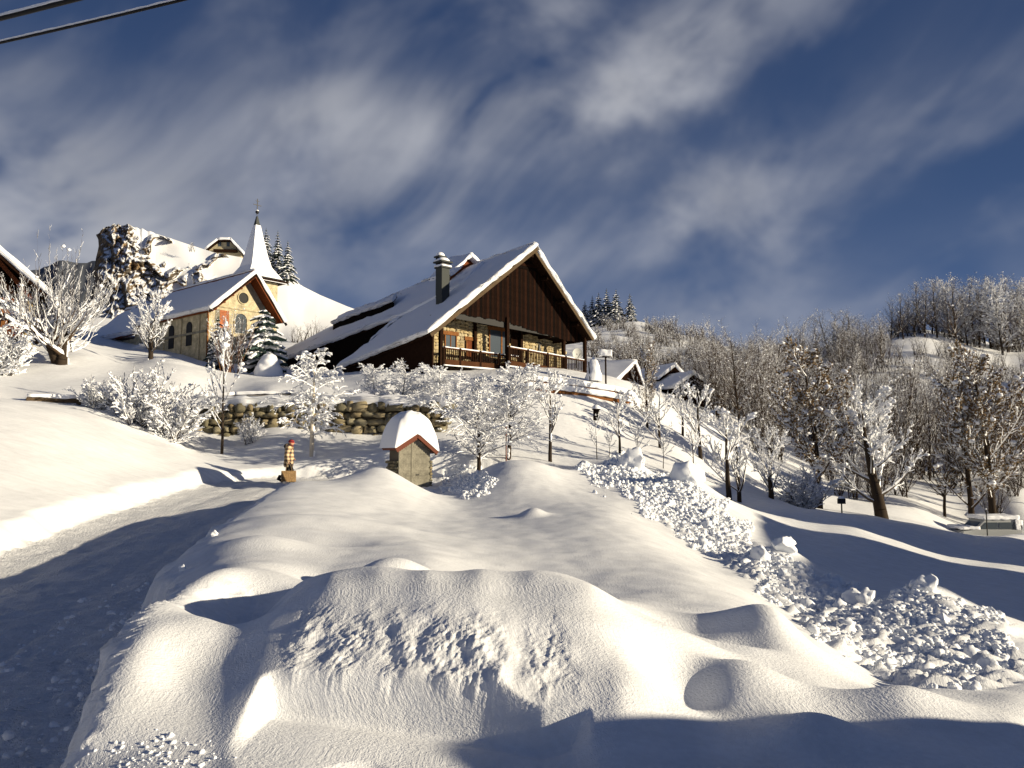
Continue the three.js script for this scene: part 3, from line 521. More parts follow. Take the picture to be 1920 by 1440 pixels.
// a plain gabled house: outline of the front from photograph places, then parts added by the caller
function gabled(g, f, E, A, R, r, len, snow, wallZ, base, wallMat, roofMat, opts = {}) {
  const nL = r.clone().cross(A.clone().sub(E)).normalize(); if (nL.y < 0) nL.negate();
  const nR = r.clone().cross(A.clone().sub(R)).normalize(); if (nR.y < 0) nR.negate();
  for (const [P, n] of [[E, nL], [R, nR]]) {
    const pts = facing([A, P, P.clone().addScaledVector(r, len), A.clone().addScaledVector(r, len)], n);
    const roof = part('roof', slabGeo(pts, -snow - 0.2, -snow), roofMat, g);
    part('roof_snow', snowSlab(pts, -snow, 0.02, Math.min(0.16, snow * 0.4), opts.edge ?? 0.9, opts.amp ?? 0.04), M.cap, roof);
  }
  const inset = opts.inset ?? 0.5, x0 = E.x + inset, x1 = R.x - inset, sl = (A.y - E.y) / (A.x - E.x), sr = (A.y - R.y) / (R.x - A.x), dn = snow + 0.32;
  const yl = E.y + inset * sl - dn, yr = R.y + inset * sr - dn;
  const front = [V(x0, base, wallZ), V(x1, base, wallZ), V(x1, yr, wallZ), V(A.x, A.y - dn - 0.05, wallZ), V(x0, yl, wallZ)];
  part('wall', slabGeo(front, -0.35, 0), wallMat, g);
  const back = (v, k = len - 0.8) => v.clone().addScaledVector(r, k);
  part('side_wall', slabGeo(facing([front[0], front[4], back(front[4]), back(front[0])], V(-1, 0, 0)), -0.3, 0), opts.side ?? wallMat, g);
  part('side_wall', slabGeo(facing([front[1], front[2], back(front[2]), back(front[1])], V(1, 0, 0)), -0.3, 0), opts.side ?? wallMat, g);
  return { nL, nR, front, x0, x1 };
}

// ---------------------------------------------------------------- the church
{
  const TH = 50 * Math.PI / 180, g = thing('church', 'cream plastered village church with snowy roof and pointed white spire', 'church', at(393, 700, 72), TH), f = frame(g);
  const E = f.z(392, 573, 0), A = f.z(481, 503, 0), R = f.z(537, 600, 0), r = V(0, 0, -1), zw = -1.25;
  const { nL, front, x0, x1 } = gabled(g, f, E, A, R, r, 15.5, 0.42, zw, -2.5, M.plaster, M.redwood, { inset: 0.7, side: M.plaster });
  // lower choir beyond the nave
  const dn = V(0, -0.75, 0), E2 = E.clone().add(dn).addScaledVector(r, 15.6), A2 = A.clone().add(dn).addScaledVector(r, 15.6), R2 = R.clone().add(dn).addScaledVector(r, 15.6);
  for (const P of [E2, R2]) { const n = r.clone().cross(A2.clone().sub(P)).normalize(); if (n.y < 0) n.negate(); const pts = facing([A2, P, P.clone().addScaledVector(r, 11), A2.clone().addScaledVector(r, 11)], n); const rf = part('choir_roof', slabGeo(pts, -0.6, -0.42), M.redwood, g); part('roof_snow', snowSlab(pts, -0.42, 0.02, 0.14, 0.9), M.cap, rf); }
  part('choir_wall', boxGeo(x0 + 0.2, x1 - 0.2, -2.5, E.y - 1.4, -26, -15.2), M.plaster, g);
  // lean-to along the left flank
  { const a = V(x0 - 0.1, E.y - 2.2, -12), b = V(x0 - 5.2, E.y - 4.4, -12), pts = facing([a, b, b.clone().add(V(0, 0, -12)), a.clone().add(V(0, 0, -12))], UPV); const rf = part('lean_to_roof', slabGeo(pts, -0.6, -0.45), M.beam, g); part('roof_snow', snowSlab(pts, -0.45, 0.02, 0.15, 0.8, 0.06), M.cap, rf); part('lean_to_wall', boxGeo(x0 - 4.6, x0 - 4.4, -2.5, E.y - 4.8, -23.5, -12.4), M.dark, g); part('lean_to_wall', boxGeo(x0 - 4.4, x0 - 0.35, -2.5, E.y - 4.6, -12.6, -12.4), M.darkBoards[3], g); }
  // openings on the front: round window, arched window, fresco, door, mouldings
  const disc = (px, py, rx, ry, name, mat, arch) => {
    const p = f.z(px, py, zw), s = new THREE.Shape();
    if (arch) { s.moveTo(-rx, -ry); s.lineTo(rx, -ry); s.lineTo(rx, ry - rx); s.absarc(0, ry - rx, rx, 0, Math.PI); s.closePath(); } else s.absellipse(0, 0, rx, ry, 0, Math.PI * 2);
    const ring = s.clone(), k = 1.16, out = new THREE.Shape(); if (arch) { out.moveTo(-rx * k, -ry - 0.05); out.lineTo(rx * k, -ry - 0.05); out.lineTo(rx * k, ry - rx); out.absarc(0, ry - rx, rx * k, 0, Math.PI); out.closePath(); } else out.absellipse(0, 0, rx * k, ry * k, 0, Math.PI * 2);
    out.holes.push(new THREE.Path(s.getPoints(20)));
    const w = part(name, new THREE.ShapeGeometry(ring, 20).translate(p.x, p.y, zw + 0.012), mat, g);
    part('surround', new THREE.ExtrudeGeometry(out, { depth: 0.09, bevelEnabled: false, curveSegments: 20 }).translate(p.x, p.y, zw + 0.002), M.palePlaster, w); return w;
  };
  disc(456, 559, 0.52, 0.52, 'round_window', M.dark); const aw = disc(451, 607, 0.62, 0.95, 'arched_window', M.pane, true);
  { const p = f.z(451, 607, zw); for (const dx of [-0.2, 0.2]) part('glazing_bar', boxGeo(p.x + dx - 0.025, p.x + dx + 0.025, p.y - 0.93, p.y + 0.7, zw + 0.02, zw + 0.05), M.iron, aw); for (const dy of [-0.5, 0, 0.4]) part('glazing_bar', boxGeo(p.x - 0.6, p.x + 0.6, p.y + dy, p.y + dy + 0.04, zw + 0.02, zw + 0.045), M.iron, aw); }
  const dp = f.z(463, 672, zw); part('door', boxGeo(dp.x - 0.8, dp.x + 0.8, dp.y - 1.5, dp.y + 1.1, zw + 0.004, zw + 0.08), M.redwood, g);
  const fr = std(rgb(0.55, 0.2, 0.1), { map: rep(blotch, 0.7) }), fp = f.z(421, 597, zw), fw = part('fresco', boxGeo(fp.x - 0.5, fp.x + 0.45, fp.y - 0.95, fp.y + 0.75, zw + 0.004, zw + 0.03), fr, g); part('fresco_border', boxGeo(fp.x - 0.95, fp.x - 0.52, fp.y - 1.05, fp.y + 0.8, zw + 0.004, zw + 0.025), M.concrete, fw);
  for (const py of [572, 628]) { const p = f.z(400, py, zw); part('moulding', boxGeo(x0 - 0.03, x1 + 0.03, p.y - 0.08, p.y + 0.06, zw + 0.003, zw + 0.09), M.palePlaster, g); }
  part('corner_pilaster', boxGeo(x0 - 0.04, x0 + 0.55, -2.4, front[4].y - 0.1, zw + 0.002, zw + 0.08), M.palePlaster, g);
  // flank: pilasters, arched windows, string course
  for (const z of [-3, -6.4, -9.8, -13.2]) part('pilaster', boxGeo(x0 - 0.12, x0 - 0.003, -2.4, front[4].y - 0.35, z - 0.3, z + 0.3), M.plaster, g);
  part('string_course', boxGeo(x0 - 0.16, x0 - 0.005, f.plane(380, 622, front[0], V(1, 0, 0)).y - 0.1, f.plane(380, 622, front[0], V(1, 0, 0)).y + 0.1, -14.8, zw - 0.2), M.concrete, g);
  for (const z of [-4.7, -8.1]) { const s = new THREE.Shape(); s.moveTo(-0.5, -1.1); s.lineTo(0.5, -1.1); s.lineTo(0.5, 0.7); s.absarc(0, 0.7, 0.5, 0, Math.PI); s.closePath(); const gm = new THREE.ExtrudeGeometry(s, { depth: 0.06, bevelEnabled: false }); gm.rotateY(-Math.PI / 2); gm.translate(x0 - 0.01, front[4].y - 2.0, z); part('side_window', gm, M.dark, g); }
  // rafters under the front overhang
  for (const t of [0.12, 0.3, 0.48, 0.66, 0.84]) for (const P of [E, R]) { const q = A.clone().lerp(P, t).add(V(0, -0.85, 0)); part('purlin', barGeo(q.clone().add(V(0, 0, -0.1)), q.clone().add(V(0, 0, zw)), 0.16, 0.18), M.redwood, g); }
  for (const P of [E, R]) part('barge_board', barGeo(A.clone().add(V(0, -0.62, 0.05)), P.clone().add(V(0, -0.55, 0.05)), 0.05, 0.24), M.beam, g);
  // corner drain pipe with snow and lamp bracket
  part('drain_pipe', barGeo(V(x0 - 0.12, -2.2, zw + 0.12), V(x0 - 0.12, front[4].y, zw + 0.12), 0.12), M.orange, g);
  // tower and spire
  const c = f.plane(480, 506, V(A.x, 0, -9.6), V(0, 0, 1)), S = 2.05, tx = c.x - 0.05, tz = -9.6;
  const ty = f.plane(480, 526, V(tx, 0, tz), V(0, 0, 1)).y, tip = f.plane(482, 402, V(tx, 0, tz), V(0, 0, 1)).y, H = tip - ty;
  part('tower', boxGeo(tx - S + 0.35, tx + S - 0.35, 2, ty - 0.1, tz - S + 0.35, tz + S - 0.35), M.plaster, g);
  const prof = [[1.32, -0.25], [1.3, -0.05], [0.98, 0.07], [0.66, 0.2], [0.5, 0.36], [0.32, 0.6], [0.16, 0.83], [0.045, 0.985], [0, 1]];
  const four = (pr, mat, name, parent, up) => { const q = new THREE.LatheGeometry(pr.map(([a, b]) => new THREE.Vector2(a * S * 1.3 + 0.0001, b * up)), 4); let h = q.toNonIndexed(); h.computeVertexNormals(); h.rotateY(Math.PI / 4); h.translate(tx, ty, tz); return part(name, h, mat, parent); };
  const spire = four(prof.map(([a, b]) => [a * 0.93, Math.max(b - 0.02, -0.2 * 0.02)]), M.slate, 'spire', g, H);
  four(prof.filter(([, b]) => b >= -0.06 && b < 0.9).map(([a, b]) => [a * 0.98, b]), M.cap, 'spire_snow', spire, H);
  part('tower_cornice', boxGeo(tx - S * 1.15, tx + S * 1.15, ty - 0.32, ty - 0.1, tz - S * 1.15, tz + S * 1.15), M.beam, g);
  { const ball = new THREE.SphereGeometry(0.2, 12, 8).translate(tx, tip + 0.25, tz); const cr = part('cross', mergeGeometries([ball, barGeo(V(tx, tip - 0.1, tz), V(tx, tip + 1.75, tz), 0.07), barGeo(V(tx - 0.5, tip + 1.05, tz), V(tx + 0.5, tip + 1.05, tz), 0.06), barGeo(V(tx - 0.22, tip + 1.5, tz), V(tx + 0.22, tip + 1.5, tz), 0.05)].map((q) => (q.index ? q.toNonIndexed() : q))), M.iron, g); part('cross_snow', new THREE.SphereGeometry(0.17, 10, 6).scale(1, 0.6, 1).translate(tx, tip + 0.42, tz), M.cap, cr); }
}

// ---------------------------------------------------------------- the chalet cut by the left edge of the picture
{
  const TH = 24 * Math.PI / 180, g = thing('timber_house', 'timber chalet with snowy roof edge and stone pillar, cut by the picture edge', 'house', at(60, 645, 52), TH), f = frame(g);
  const A = f.z(-150, 330, 0), R = f.z(106, 552, 0), E = V(2 * A.x - R.x, R.y, 0), r = V(0, 0, -1);
  const { x1 } = gabled(g, f, E, A, R, r, 11, 0.4, -1.7, -1.5, M.darkBoards[1], M.beam, { inset: 1.2 });
  const z = -0.9, q = (px, py, zz = z) => f.z(px, py, zz);
  const P0 = q(44, 640), P1 = q(64, 545); part('stone_pillar', boxGeo(P0.x, P1.x, P0.y - 1, P1.y, z - 0.8, z), M.concrete, g);
  rubble('rubble_stone', P0.x, P1.x, P0.y - 0.2, P1.y, z + 0.02, 0.28, g, [], 81);
  for (const [a, b, m] of [[[-20, 470], [60, 560], M.redwood], [[-20, 505], [52, 575], M.beam], [[-10, 560], [44, 566], M.redwood]]) part('brace', barGeo(q(...a, -0.6), q(...b, -0.6), 0.22, 0.26), m, g);
  part('balcony_floor', boxGeo(q(-40, 580).x, q(43, 580).x, q(0, 588).y, q(0, 581).y, -1.7, -0.5), M.orange, g);
  part('balcony_snow', soften(boxGeo(q(-40, 580).x, q(43, 580).x, q(0, 581).y, q(0, 576).y, -1.6, -0.55), 0.5, 0.03, 2), M.cap, g);
  const sh = part('shutter', boxGeo(q(2, 600, -1.6).x, q(14, 600, -1.6).x, q(0, 612, -1.6).y, q(0, 585, -1.6).y, -1.68, -1.6), M.orange, g); part('window', boxGeo(q(-12, 600, -1.66).x, q(2, 600, -1.66).x, q(0, 612, -1.66).y, q(0, 585, -1.66).y, -1.69, -1.66), M.pane, g);
  part('hand_rail', boxGeo(q(-40, 600).x, q(42, 600).x, q(0, 616).y, q(0, 612).y, -0.62, -0.52), M.redwood, g);
  for (let px = -10; px < 42; px += 3) { const a = q(px, 633), b = q(px, 615); part('baluster', boxGeo(a.x, a.x + 0.05, a.y, b.y, -0.6, -0.55), M.redwood, g); }
  part('lower_rail', boxGeo(q(-40, 600).x, q(42, 600).x, q(0, 636).y, q(0, 632).y, -0.62, -0.52), M.beam, g);
}

// ---------------------------------------------------------------- small houses beyond the terrace, farmhouse, house at the right edge, neighbours out of the picture
function cottage(name, label, o, deg, e, a, R_, len, wallMat, opts = {}) {
  const g = thing(name, label, 'house', o, deg * Math.PI / 180), f = frame(g);
  const E = f.z(...e, 0), A = f.z(...a, 0), R = f.z(...R_, 0);
  gabled(g, f, E, A, R, V(0, 0, -1), len, opts.snow ?? 0.35, -(opts.over ?? 0.8), opts.base ?? -3, wallMat, M.beam, { inset: opts.inset ?? 0.6, side: opts.side });
  return [g, f];
}
{
  const [g, f] = cottage('cottage', 'small timber house with smooth snowy roof just right of the chalet balcony', at(1180, 745, 74), 58, [1142, 722], [1192, 674], [1214, 735], 9, M.darkBoards[0], { base: -2 });
  const [h, k] = cottage('cottage', 'dark timber house gable with snow rim behind the orchard trees', at(1290, 745, 84), 20, [1232, 706], [1266, 680], [1300, 716], 8, M.darkBoards[1]);
  for (let i = 0; i < 3; i++) { const p = k.z(1252 + i * 14, 715, -0.78); part('window', boxGeo(p.x - 0.3, p.x + 0.3, p.y - 0.4, p.y + 0.4, -0.78, -0.74), M.pane, h); }
  const [h2, k2] = cottage('cottage', 'lower timber house gable with snowy roof beside the orchard house', at(1300, 752, 80), 24, [1262, 722], [1300, 695], [1343, 724], 8, M.darkBoards[2]);
  for (let i = 0; i < 2; i++) { const p = k2.z(1288 + i * 22, 727, -0.78); part('window', boxGeo(p.x - 0.3, p.x + 0.3, p.y - 0.4, p.y + 0.4, -0.78, -0.74), M.pane, h2); }
}
{ // farmhouse on the rock hill
  const g = thing('farmhouse', 'cream farmhouse with brown balcony high on the rock hill', 'house', at(420, 478, 205), 0.12), f = frame(g);
  const E = f.z(384, 466, 0), R = f.z(457, 474, 0), T1 = f.z(408, 447, 0), T2 = f.z(432, 447, 0), b = V(0, 0, -9);
  const n = V(0, 0, 1), wz = -1.2;
  part('wall', slabGeo([V(E.x + 0.8, -2, wz), V(R.x - 0.8, -2, wz), V(R.x - 0.8, R.y + 0.1, wz), V(T2.x, T2.y - 0.7, wz), V(T1.x, T1.y - 0.7, wz), V(E.x + 0.8, E.y + 0.1, wz)], -8, 0), M.palePlaster, g);
  for (const [p, q] of [[E, T1], [T1, T2], [T2, R]]) { const pts = facing([p, q, q.clone().add(b), p.clone().add(b)], UPV); const rf = part('roof', slabGeo(pts, -0.6, -0.35), M.beam, g); part('roof_snow', snowSlab(pts, -0.35, 0.25, 0.15, 1.2), M.cap, rf); }
  const bp = f.z(400, 466, -0.2), bq = f.z(444, 469, -0.2); part('balcony', boxGeo(bp.x, bq.x, bp.y - 0.75, bp.y - 0.1, wz, -0.2), M.beam, g);
  for (const px of [412, 428]) { const p = f.z(px, 458, wz); part('window', boxGeo(p.x - 0.4, p.x + 0.4, p.y - 0.6, p.y + 0.6, wz + 0.005, wz + 0.05), M.pane, g); }
}
{ // house at the right edge of the picture, mostly behind trees
  const [g, f] = cottage('hillside_house', 'brown timber house half hidden behind trees at the right edge', at(1900, 790, 75), -12, [1872, 752], [1935, 706], [1998, 752], 9, M.redwood, { base: -4 });
  for (const px of [1893, 1912]) { const p = f.z(px, 772, -0.78); const w = part('window', boxGeo(p.x - 0.35, p.x + 0.35, p.y - 0.45, p.y + 0.45, -0.79, -0.75), M.pane, g); part('sill', boxGeo(p.x - 0.45, p.x + 0.45, p.y - 0.55, p.y - 0.46, -0.79, -0.7), M.white, w); }
}
// ---------------------------------------------------------------- trees: branching skeletons, with snow lying on the branches
class Soup {
  constructor() { this.P = []; this.N = []; this.I = []; }
  tube(a, b, ra, rb, k) {
    const d = b.clone().sub(a).normalize(), u = Math.abs(d.y) > 0.9 ? V(1, 0, 0) : V(0, 1, 0), x = u.cross(d).normalize(), y = d.clone().cross(x), s = this.P.length / 3;
    for (let j = 0; j < 2; j++) for (let i = 0; i < k; i++) { const t = i / k * 2 * Math.PI, c = Math.cos(t), e = Math.sin(t), nx = x.x * c + y.x * e, ny = x.y * c + y.y * e, nz = x.z * c + y.z * e, p = j ? b : a, r = j ? rb : ra; this.P.push(p.x + nx * r, p.y + ny * r, p.z + nz * r); this.N.push(nx, ny, nz); }
    for (let i = 0; i < k; i++) { const i2 = (i + 1) % k; this.I.push(s + i, s + i2, s + k + i, s + i2, s + k + i2, s + k + i); }
  }
  // snow lying along a branch: a low arch in section
  ridge(a, b, wa, wb, ta, tb) {
    const d = b.clone().sub(a), h = V(d.x, 0, d.z); if (h.lengthSq() < 1e-9) h.set(1, 0, 0); h.normalize(); const x = V(-h.z, 0, h.x), s = this.P.length / 3;
    for (let j = 0; j < 2; j++) { const p = j ? b : a, w = j ? wb : wa, t = j ? tb : ta; for (const [e, k, nx, ny] of [[-1, -0.15, -1, -0.1], [-0.62, 0.75, -0.5, 0.85], [0.62, 0.75, 0.5, 0.85], [1, -0.15, 1, -0.1]]) { this.P.push(p.x + x.x * w * e, p.y + t * k, p.z + x.z * w * e); const l = Math.hypot(nx, ny); this.N.push(x.x * nx / l, ny / l, x.z * nx / l); } }
    for (let i = 0; i < 3; i++) this.I.push(s + i, s + i + 1, s + 4 + i, s + i + 1, s + 5 + i, s + 4 + i);
    this.I.push(s + 3, s, s + 7, s, s + 4, s + 7);
  }
  blob(p, rx, ry, rz, r, jag = 0.25) {
    const s = this.P.length / 3, t = r() * 6.28, c = Math.cos(t), e = Math.sin(t);
    for (let i = 0; i < 12; i++) { const k = 1 + (r() - 0.5) * 2 * jag, x = ICO.p[i * 3] * k, y = ICO.p[i * 3 + 1] * k, z = ICO.p[i * 3 + 2] * k, X = x * c + z * e, Z = -x * e + z * c; this.P.push(p.x + X * rx, p.y + y * ry, p.z + Z * rz); const n = V(X / rx, y / ry, Z / rz).normalize(); this.N.push(n.x, n.y, n.z); }
    for (const i of ICO.i) this.I.push(s + i);
  }
  leaf(p, w, h, r) {
    const n = V(r() - 0.5, r() - 0.3, r() - 0.5).normalize(), u = V(r() - 0.5, r() - 0.5, r() - 0.5).cross(n).normalize(), v = n.clone().cross(u), s = this.P.length / 3;
    for (const [a, b] of [[-1, 0], [0, -1], [1, 0], [0, 1]]) { this.P.push(p.x + u.x * a * w + v.x * b * h, p.y + u.y * a * w + v.y * b * h, p.z + u.z * a * w + v.z * b * h); this.N.push(n.x, n.y, n.z); }
    this.I.push(s, s + 1, s + 2, s, s + 2, s + 3);
  }
  geo() { const g = new THREE.BufferGeometry(); g.setAttribute('position', new THREE.Float32BufferAttribute(this.P, 3)); g.setAttribute('normal', new THREE.Float32BufferAttribute(this.N, 3)); g.setIndex(this.I); return g; }
}
const ICO = (() => { let g = new THREE.IcosahedronGeometry(1, 0); g.deleteAttribute('uv'); g.deleteAttribute('normal'); g = mergeVertices(g, 1e-3); return { p: g.attributes.position.array, i: [...g.index.array] }; })();
function tilt(d, ang, r) { const a = V(r() - 0.5, r() - 0.5, r() - 0.5).cross(d).normalize(); return d.clone().applyAxisAngle(a, ang); }
function grow(o) {
  const r = rng(o.seed), segs = [], tips = [];
  (function branch(p, d, len, rad, lv) {
    const n = o.segs[lv], last = lv === o.segs.length - 1; let a = p.clone(), dir = d.clone(), ra = rad;
    for (let i = 0; i < n; i++) {
      dir.add(V(r() - 0.5, r() - 0.5, r() - 0.5).multiplyScalar(o.gnarl[lv])).add(V(0, o.up[lv] * (o.arc ? (lv ? i / n * 2 : 1) : 1), 0)).normalize();
      const b = a.clone().addScaledVector(dir, len / n), rb = rad * (1 - (last ? 0.75 : o.taper ?? 0.82) * (i + 1) / n), t = (i + 1) / n;
      segs.push({ a, b, ra, rb, lv });
      if (!last && t > o.start[lv]) {
        const m = o.kids[lv] / (n * (1 - o.start[lv])), cnt = Math.floor(m) + (r() < m % 1 ? 1 : 0);
        for (let k = 0; k < cnt; k++) {
          const f = o.shape && lv === 0 ? o.shape(t) : 1 - 0.5 * t * (lv ? 1 : 0.6);
          const q = a.clone().lerp(b, r());
          branch(q, tilt(dir, o.ang[lv] * (0.75 + 0.5 * r()), r), len * o.ratio[lv] * f * (0.7 + 0.6 * r()), Math.max(rb * (o.thin?.[lv] ?? 0.55) * (0.7 + 0.4 * r()), 0.004), lv + 1);
        }
      }
      a = b; ra = rb;
    }
    tips.push({ p: a, lv });
  }).call(null, V(0, -0.25, 0), (o.lean ?? V(0, 1, 0)).clone().normalize(), o.h, o.r, 0);
  if (o.stems) { const extra = []; for (let k = 1; k < o.stems; k++) { const q = grow({ ...o, stems: 0, seed: o.seed * 31 + k, h: o.h * (0.7 + 0.5 * r()), lean: V((r() - 0.5) * o.spread, 1, (r() - 0.5) * o.spread) }); const dx = (r() - 0.5) * o.foot, dz = (r() - 0.5) * o.foot; for (const s of q.segs) { s.a = s.a.clone().add(V(dx, 0, dz)); s.b = s.b.clone().add(V(dx, 0, dz)); extra.push(s); } for (const t of q.tips) tips.push({ p: t.p.clone().add(V(dx, 0, dz)), lv: t.lv }); } segs.push(...extra); }
  return { segs, tips };
}
const bark = (r, g, b) => std(rgb(r, g, b), { roughness: 0.95, specularIntensity: 0.1 });
Object.assign(M, { bark: bark(0.042, 0.031, 0.023), twig: bark(0.07, 0.045, 0.028), redTwig: bark(0.16, 0.08, 0.036), greyTwig: bark(0.1, 0.08, 0.06), birch: std(rgb(0.55, 0.49, 0.4)), leaf: std(rgb(0.17, 0.115, 0.06), { roughness: 0.95 }), needle: std(rgb(0.022, 0.036, 0.026), { roughness: 0.95 }), blueNeedle: std(rgb(0.035, 0.06, 0.055), { roughness: 0.95 }), twigSnow: std(rgb(0.86, 0.87, 0.9), { roughness: 0.9 }) });
// builds the parts of a tree of one kind; copies share them
function treeKind(o) {
  const { segs, tips } = grow(o), r = rng(o.seed + 1), trunk = new Soup(), crown = new Soup(), snow = new Soup(), leaves = new Soup(), L = o.segs.length - 1; let top = 0;
  for (const s of segs) {
    top = Math.max(top, s.b.y);
    const big = s.lv === 0; const coat = o.frost && s.lv >= 2 && r() < o.frost; if (coat) snow.tube(s.a, s.b, s.ra + 0.014, s.rb + 0.012, 4); else (big ? trunk : crown).tube(s.a, s.b, s.ra, s.rb, big ? 8 : s.lv === 1 ? 5 : 3);
    const d = s.b.clone().sub(s.a), len = d.length(), flat = Math.hypot(d.x, d.z) / len, amount = o.snow[s.lv];
    if (amount > 0 && flat > (o.flat ?? 0.25) && r() < (o.cover ?? 0.9)) {
      const t = amount * (0.5 + 0.9 * r()) * (0.4 + 0.6 * flat), w = s.ra + t * 0.42, up = V(0, s.ra * 0.6, 0);
      snow.ridge(s.a.clone().add(up), s.b.clone().add(up), w, s.rb + t * 0.36, t, t * (0.6 + 0.5 * r()));
    } else if (big && o.plaster && r() < o.plaster) { const q = s.a.clone().lerp(s.b, r()); snow.blob(q.add(V(s.ra * 0.5, 0, s.ra * 0.4)), s.ra * 0.7, len * 0.4, s.ra * 0.7, r); }
    if (o.clump && s.lv >= L - 1 && r() < o.clump[0]) { const k = o.clump[1] * (0.5 + r() * r() * 1.2); snow.blob(s.b.clone().add(V(0, k * 0.4, 0)), k, k * 0.72, k, r, 0.3); }
    if (o.leaves && s.lv >= L - 1) for (let i = 0; i < o.leaves; i++) leaves.leaf(s.a.clone().lerp(s.b, r()).add(V((r() - 0.5) * 0.25, (r() - 0.6) * 0.25, (r() - 0.5) * 0.25)), 0.04 + 0.03 * r(), 0.06 + 0.04 * r(), r);
  }
  if (o.fork) for (const t of tips.filter((q) => q.lv === 1)) if (r() < o.fork) snow.blob(t.p, 0.12, 0.1, 0.12, r);
  const parts = [['trunk', trunk, o.trunkMat ?? M.bark], ['crown', crown, o.mat ?? M.twig], ['crown_snow', snow, M.twigSnow], ['leaves', leaves, M.leaf]].filter(([, s]) => s.P.length).map(([n, s, m]) => [n, s.geo(), m]);
  return { parts, h: top };
}
function plant(kind, name, px, d, topPy, label, category, group, { wide = 1, turn = px * 1.7, y = null, sink = 0.05 } = {}) {
  const p = y === null ? foot(px, d) : at(px, y, d); p.y -= sink;
  const g = thing(name, label, category, p, turn, group), h = at(px, topPy, d).y - p.y, k = h / kind.h;
  for (const [n, geo, m] of kind.parts) { const q = part(n, geo, m, g); if (n === 'crown_snow' || n === 'leaves') q.userData.kind = 'stuff'; }
  g.scale.set(k * wide, k, k * wide); return g;
}
// conifer: whorls of drooping boughs, each a fan of needle sprays with a pad of snow on it
function coniferKind(seed, h, rad, whorls, needle, snowAmount, airy = 0) {
  const r = rng(seed), trunk = new Soup(), nd = new Soup(), sn = new Soup(); trunk.tube(V(0, -0.3, 0), V(0, h, 0), h * 0.022, 0.02, 7);
  for (let w = 0; w < whorls; w++) {
    const t = (w + 0.4) / whorls, y = h * (0.07 + 0.93 * t), R = rad * Math.pow(1 - t, airy ? 0.55 : 0.85) * (0.82 + 0.36 * r()) + 0.12, n = Math.max(4, Math.round(9 * (1 - t * 0.5)));
    for (let k = 0; k < n; k++) {
      const a = (k + r() * 0.7) / n * 2 * Math.PI + w, L = R * (0.7 + 0.5 * r()), c = Math.cos(a), s = Math.sin(a), drop = L * (0.25 + 0.3 * r()) * (airy ? 0.4 : 1);
      let pr = V(0, y, 0); const m = 3;
      for (let i = 1; i <= m; i++) {
        const f = i / m, q = V(c * L * f, y - drop * f * f + 0.1 * L * f * (1 - f), s * L * f), wd = L * 0.24 * (1.15 - f * 0.75);
        nd.tube(pr, q, wd * 0.9, wd * 0.55, 4);
        for (let e = 0; e < 5; e++) { const side = e % 2 ? 1 : -1, b = pr.clone().lerp(q, r()), len = wd * (1.2 + r()); nd.tube(b, b.clone().add(V(c * len * 0.6 - s * side * len, -len * (0.35 + 0.4 * r()), s * len * 0.6 + c * side * len)), wd * 0.28, 0.01, 3); }
        if (r() < snowAmount) { const u = V(0, wd * 0.62, 0); sn.ridge(pr.clone().add(u), q.clone().add(u.multiplyScalar(0.75)), wd * (1.0 + 0.5 * r()), wd * 0.95, wd * 0.95, wd * 0.8); if (r() < 0.5) sn.blob(q.clone().add(V(0, wd * 0.35, 0)), wd * 1.15, wd * 0.6, wd * 1.15, r); }
        pr = q;
      }
    }
  }
  nd.tube(V(0, h * 0.93, 0), V(0, h * 1.03, 0), 0.1, 0.01, 4);
  return { parts: [['trunk', trunk.geo(), M.bark], ['crown', nd.geo(), needle], ['crown_snow', sn.geo(), M.twigSnow]], h: h * 1.03 };
}
const K = {};
const birchOpt = { h: 6.5, r: 0.13, segs: [9, 6, 4, 3], kids: [30, 8, 4], start: [0.28, 0.15, 0.1], ang: [1.0, 0.7, 0.6], ratio: [0.34, 0.5, 0.55], gnarl: [0.08, 0.25, 0.35, 0.4], up: [0.05, -0.10, -0.28, -0.3], snow: [0, 0.07, 0.06, 0.05], cover: 0.97, flat: 0.1, plaster: 0.7, clump: [0.02, 0.12], shape: (t) => 1.15 - 0.75 * t, arc: true };
K.birch = treeKind({ ...birchOpt, frost: 0.6, thin: [0.32, 0.5, 0.5], seed: 101, trunkMat: M.birch, mat: M.greyTwig });
const laden = { ...birchOpt, h: 7, r: 0.15, kids: [34, 9, 5], start: [0.24, 0.12, 0.1], ang: [0.95, 0.7, 0.6], ratio: [0.52, 0.5, 0.5], up: [0.06, 0.02, -0.12, -0.2], snow: [0, 0.08, 0.065, 0.05], clump: [0.03, 0.13], shape: (t) => 1.2 - 0.7 * t, frost: 0.5, thin: [0.36, 0.5, 0.5] };
K.laden = treeKind({ ...laden, seed: 111, mat: M.twig }); K.laden2 = treeKind({ ...laden, seed: 222, mat: M.twig, kids: [30, 9, 5] });
const orch = { h: 4.2, r: 0.12, segs: [6, 5, 4, 3], kids: [10, 6, 3], start: [0.38, 0.2, 0.15], ang: [0.75, 0.6, 0.55], ratio: [0.5, 0.5, 0.45], gnarl: [0.1, 0.2, 0.3, 0.3], up: [0.06, 0.12, 0.08, 0.05], snow: [0, 0.1, 0.08, 0.06], cover: 0.92, clump: [0.04, 0.11], plaster: 0.25, thin: [0.5, 0.55, 0.55], frost: 0.35 };
K.orchard = [301, 302, 303].map((s) => treeKind({ ...orch, seed: s, start: [0.3 + 0.06 * (s % 3), 0.2, 0.15] }));
K.sapling = treeKind({ ...orch, seed: 311, r: 0.05, kids: [8, 4, 2], clump: [0.1, 0.09], start: [0.45, 0.2, 0.15] });
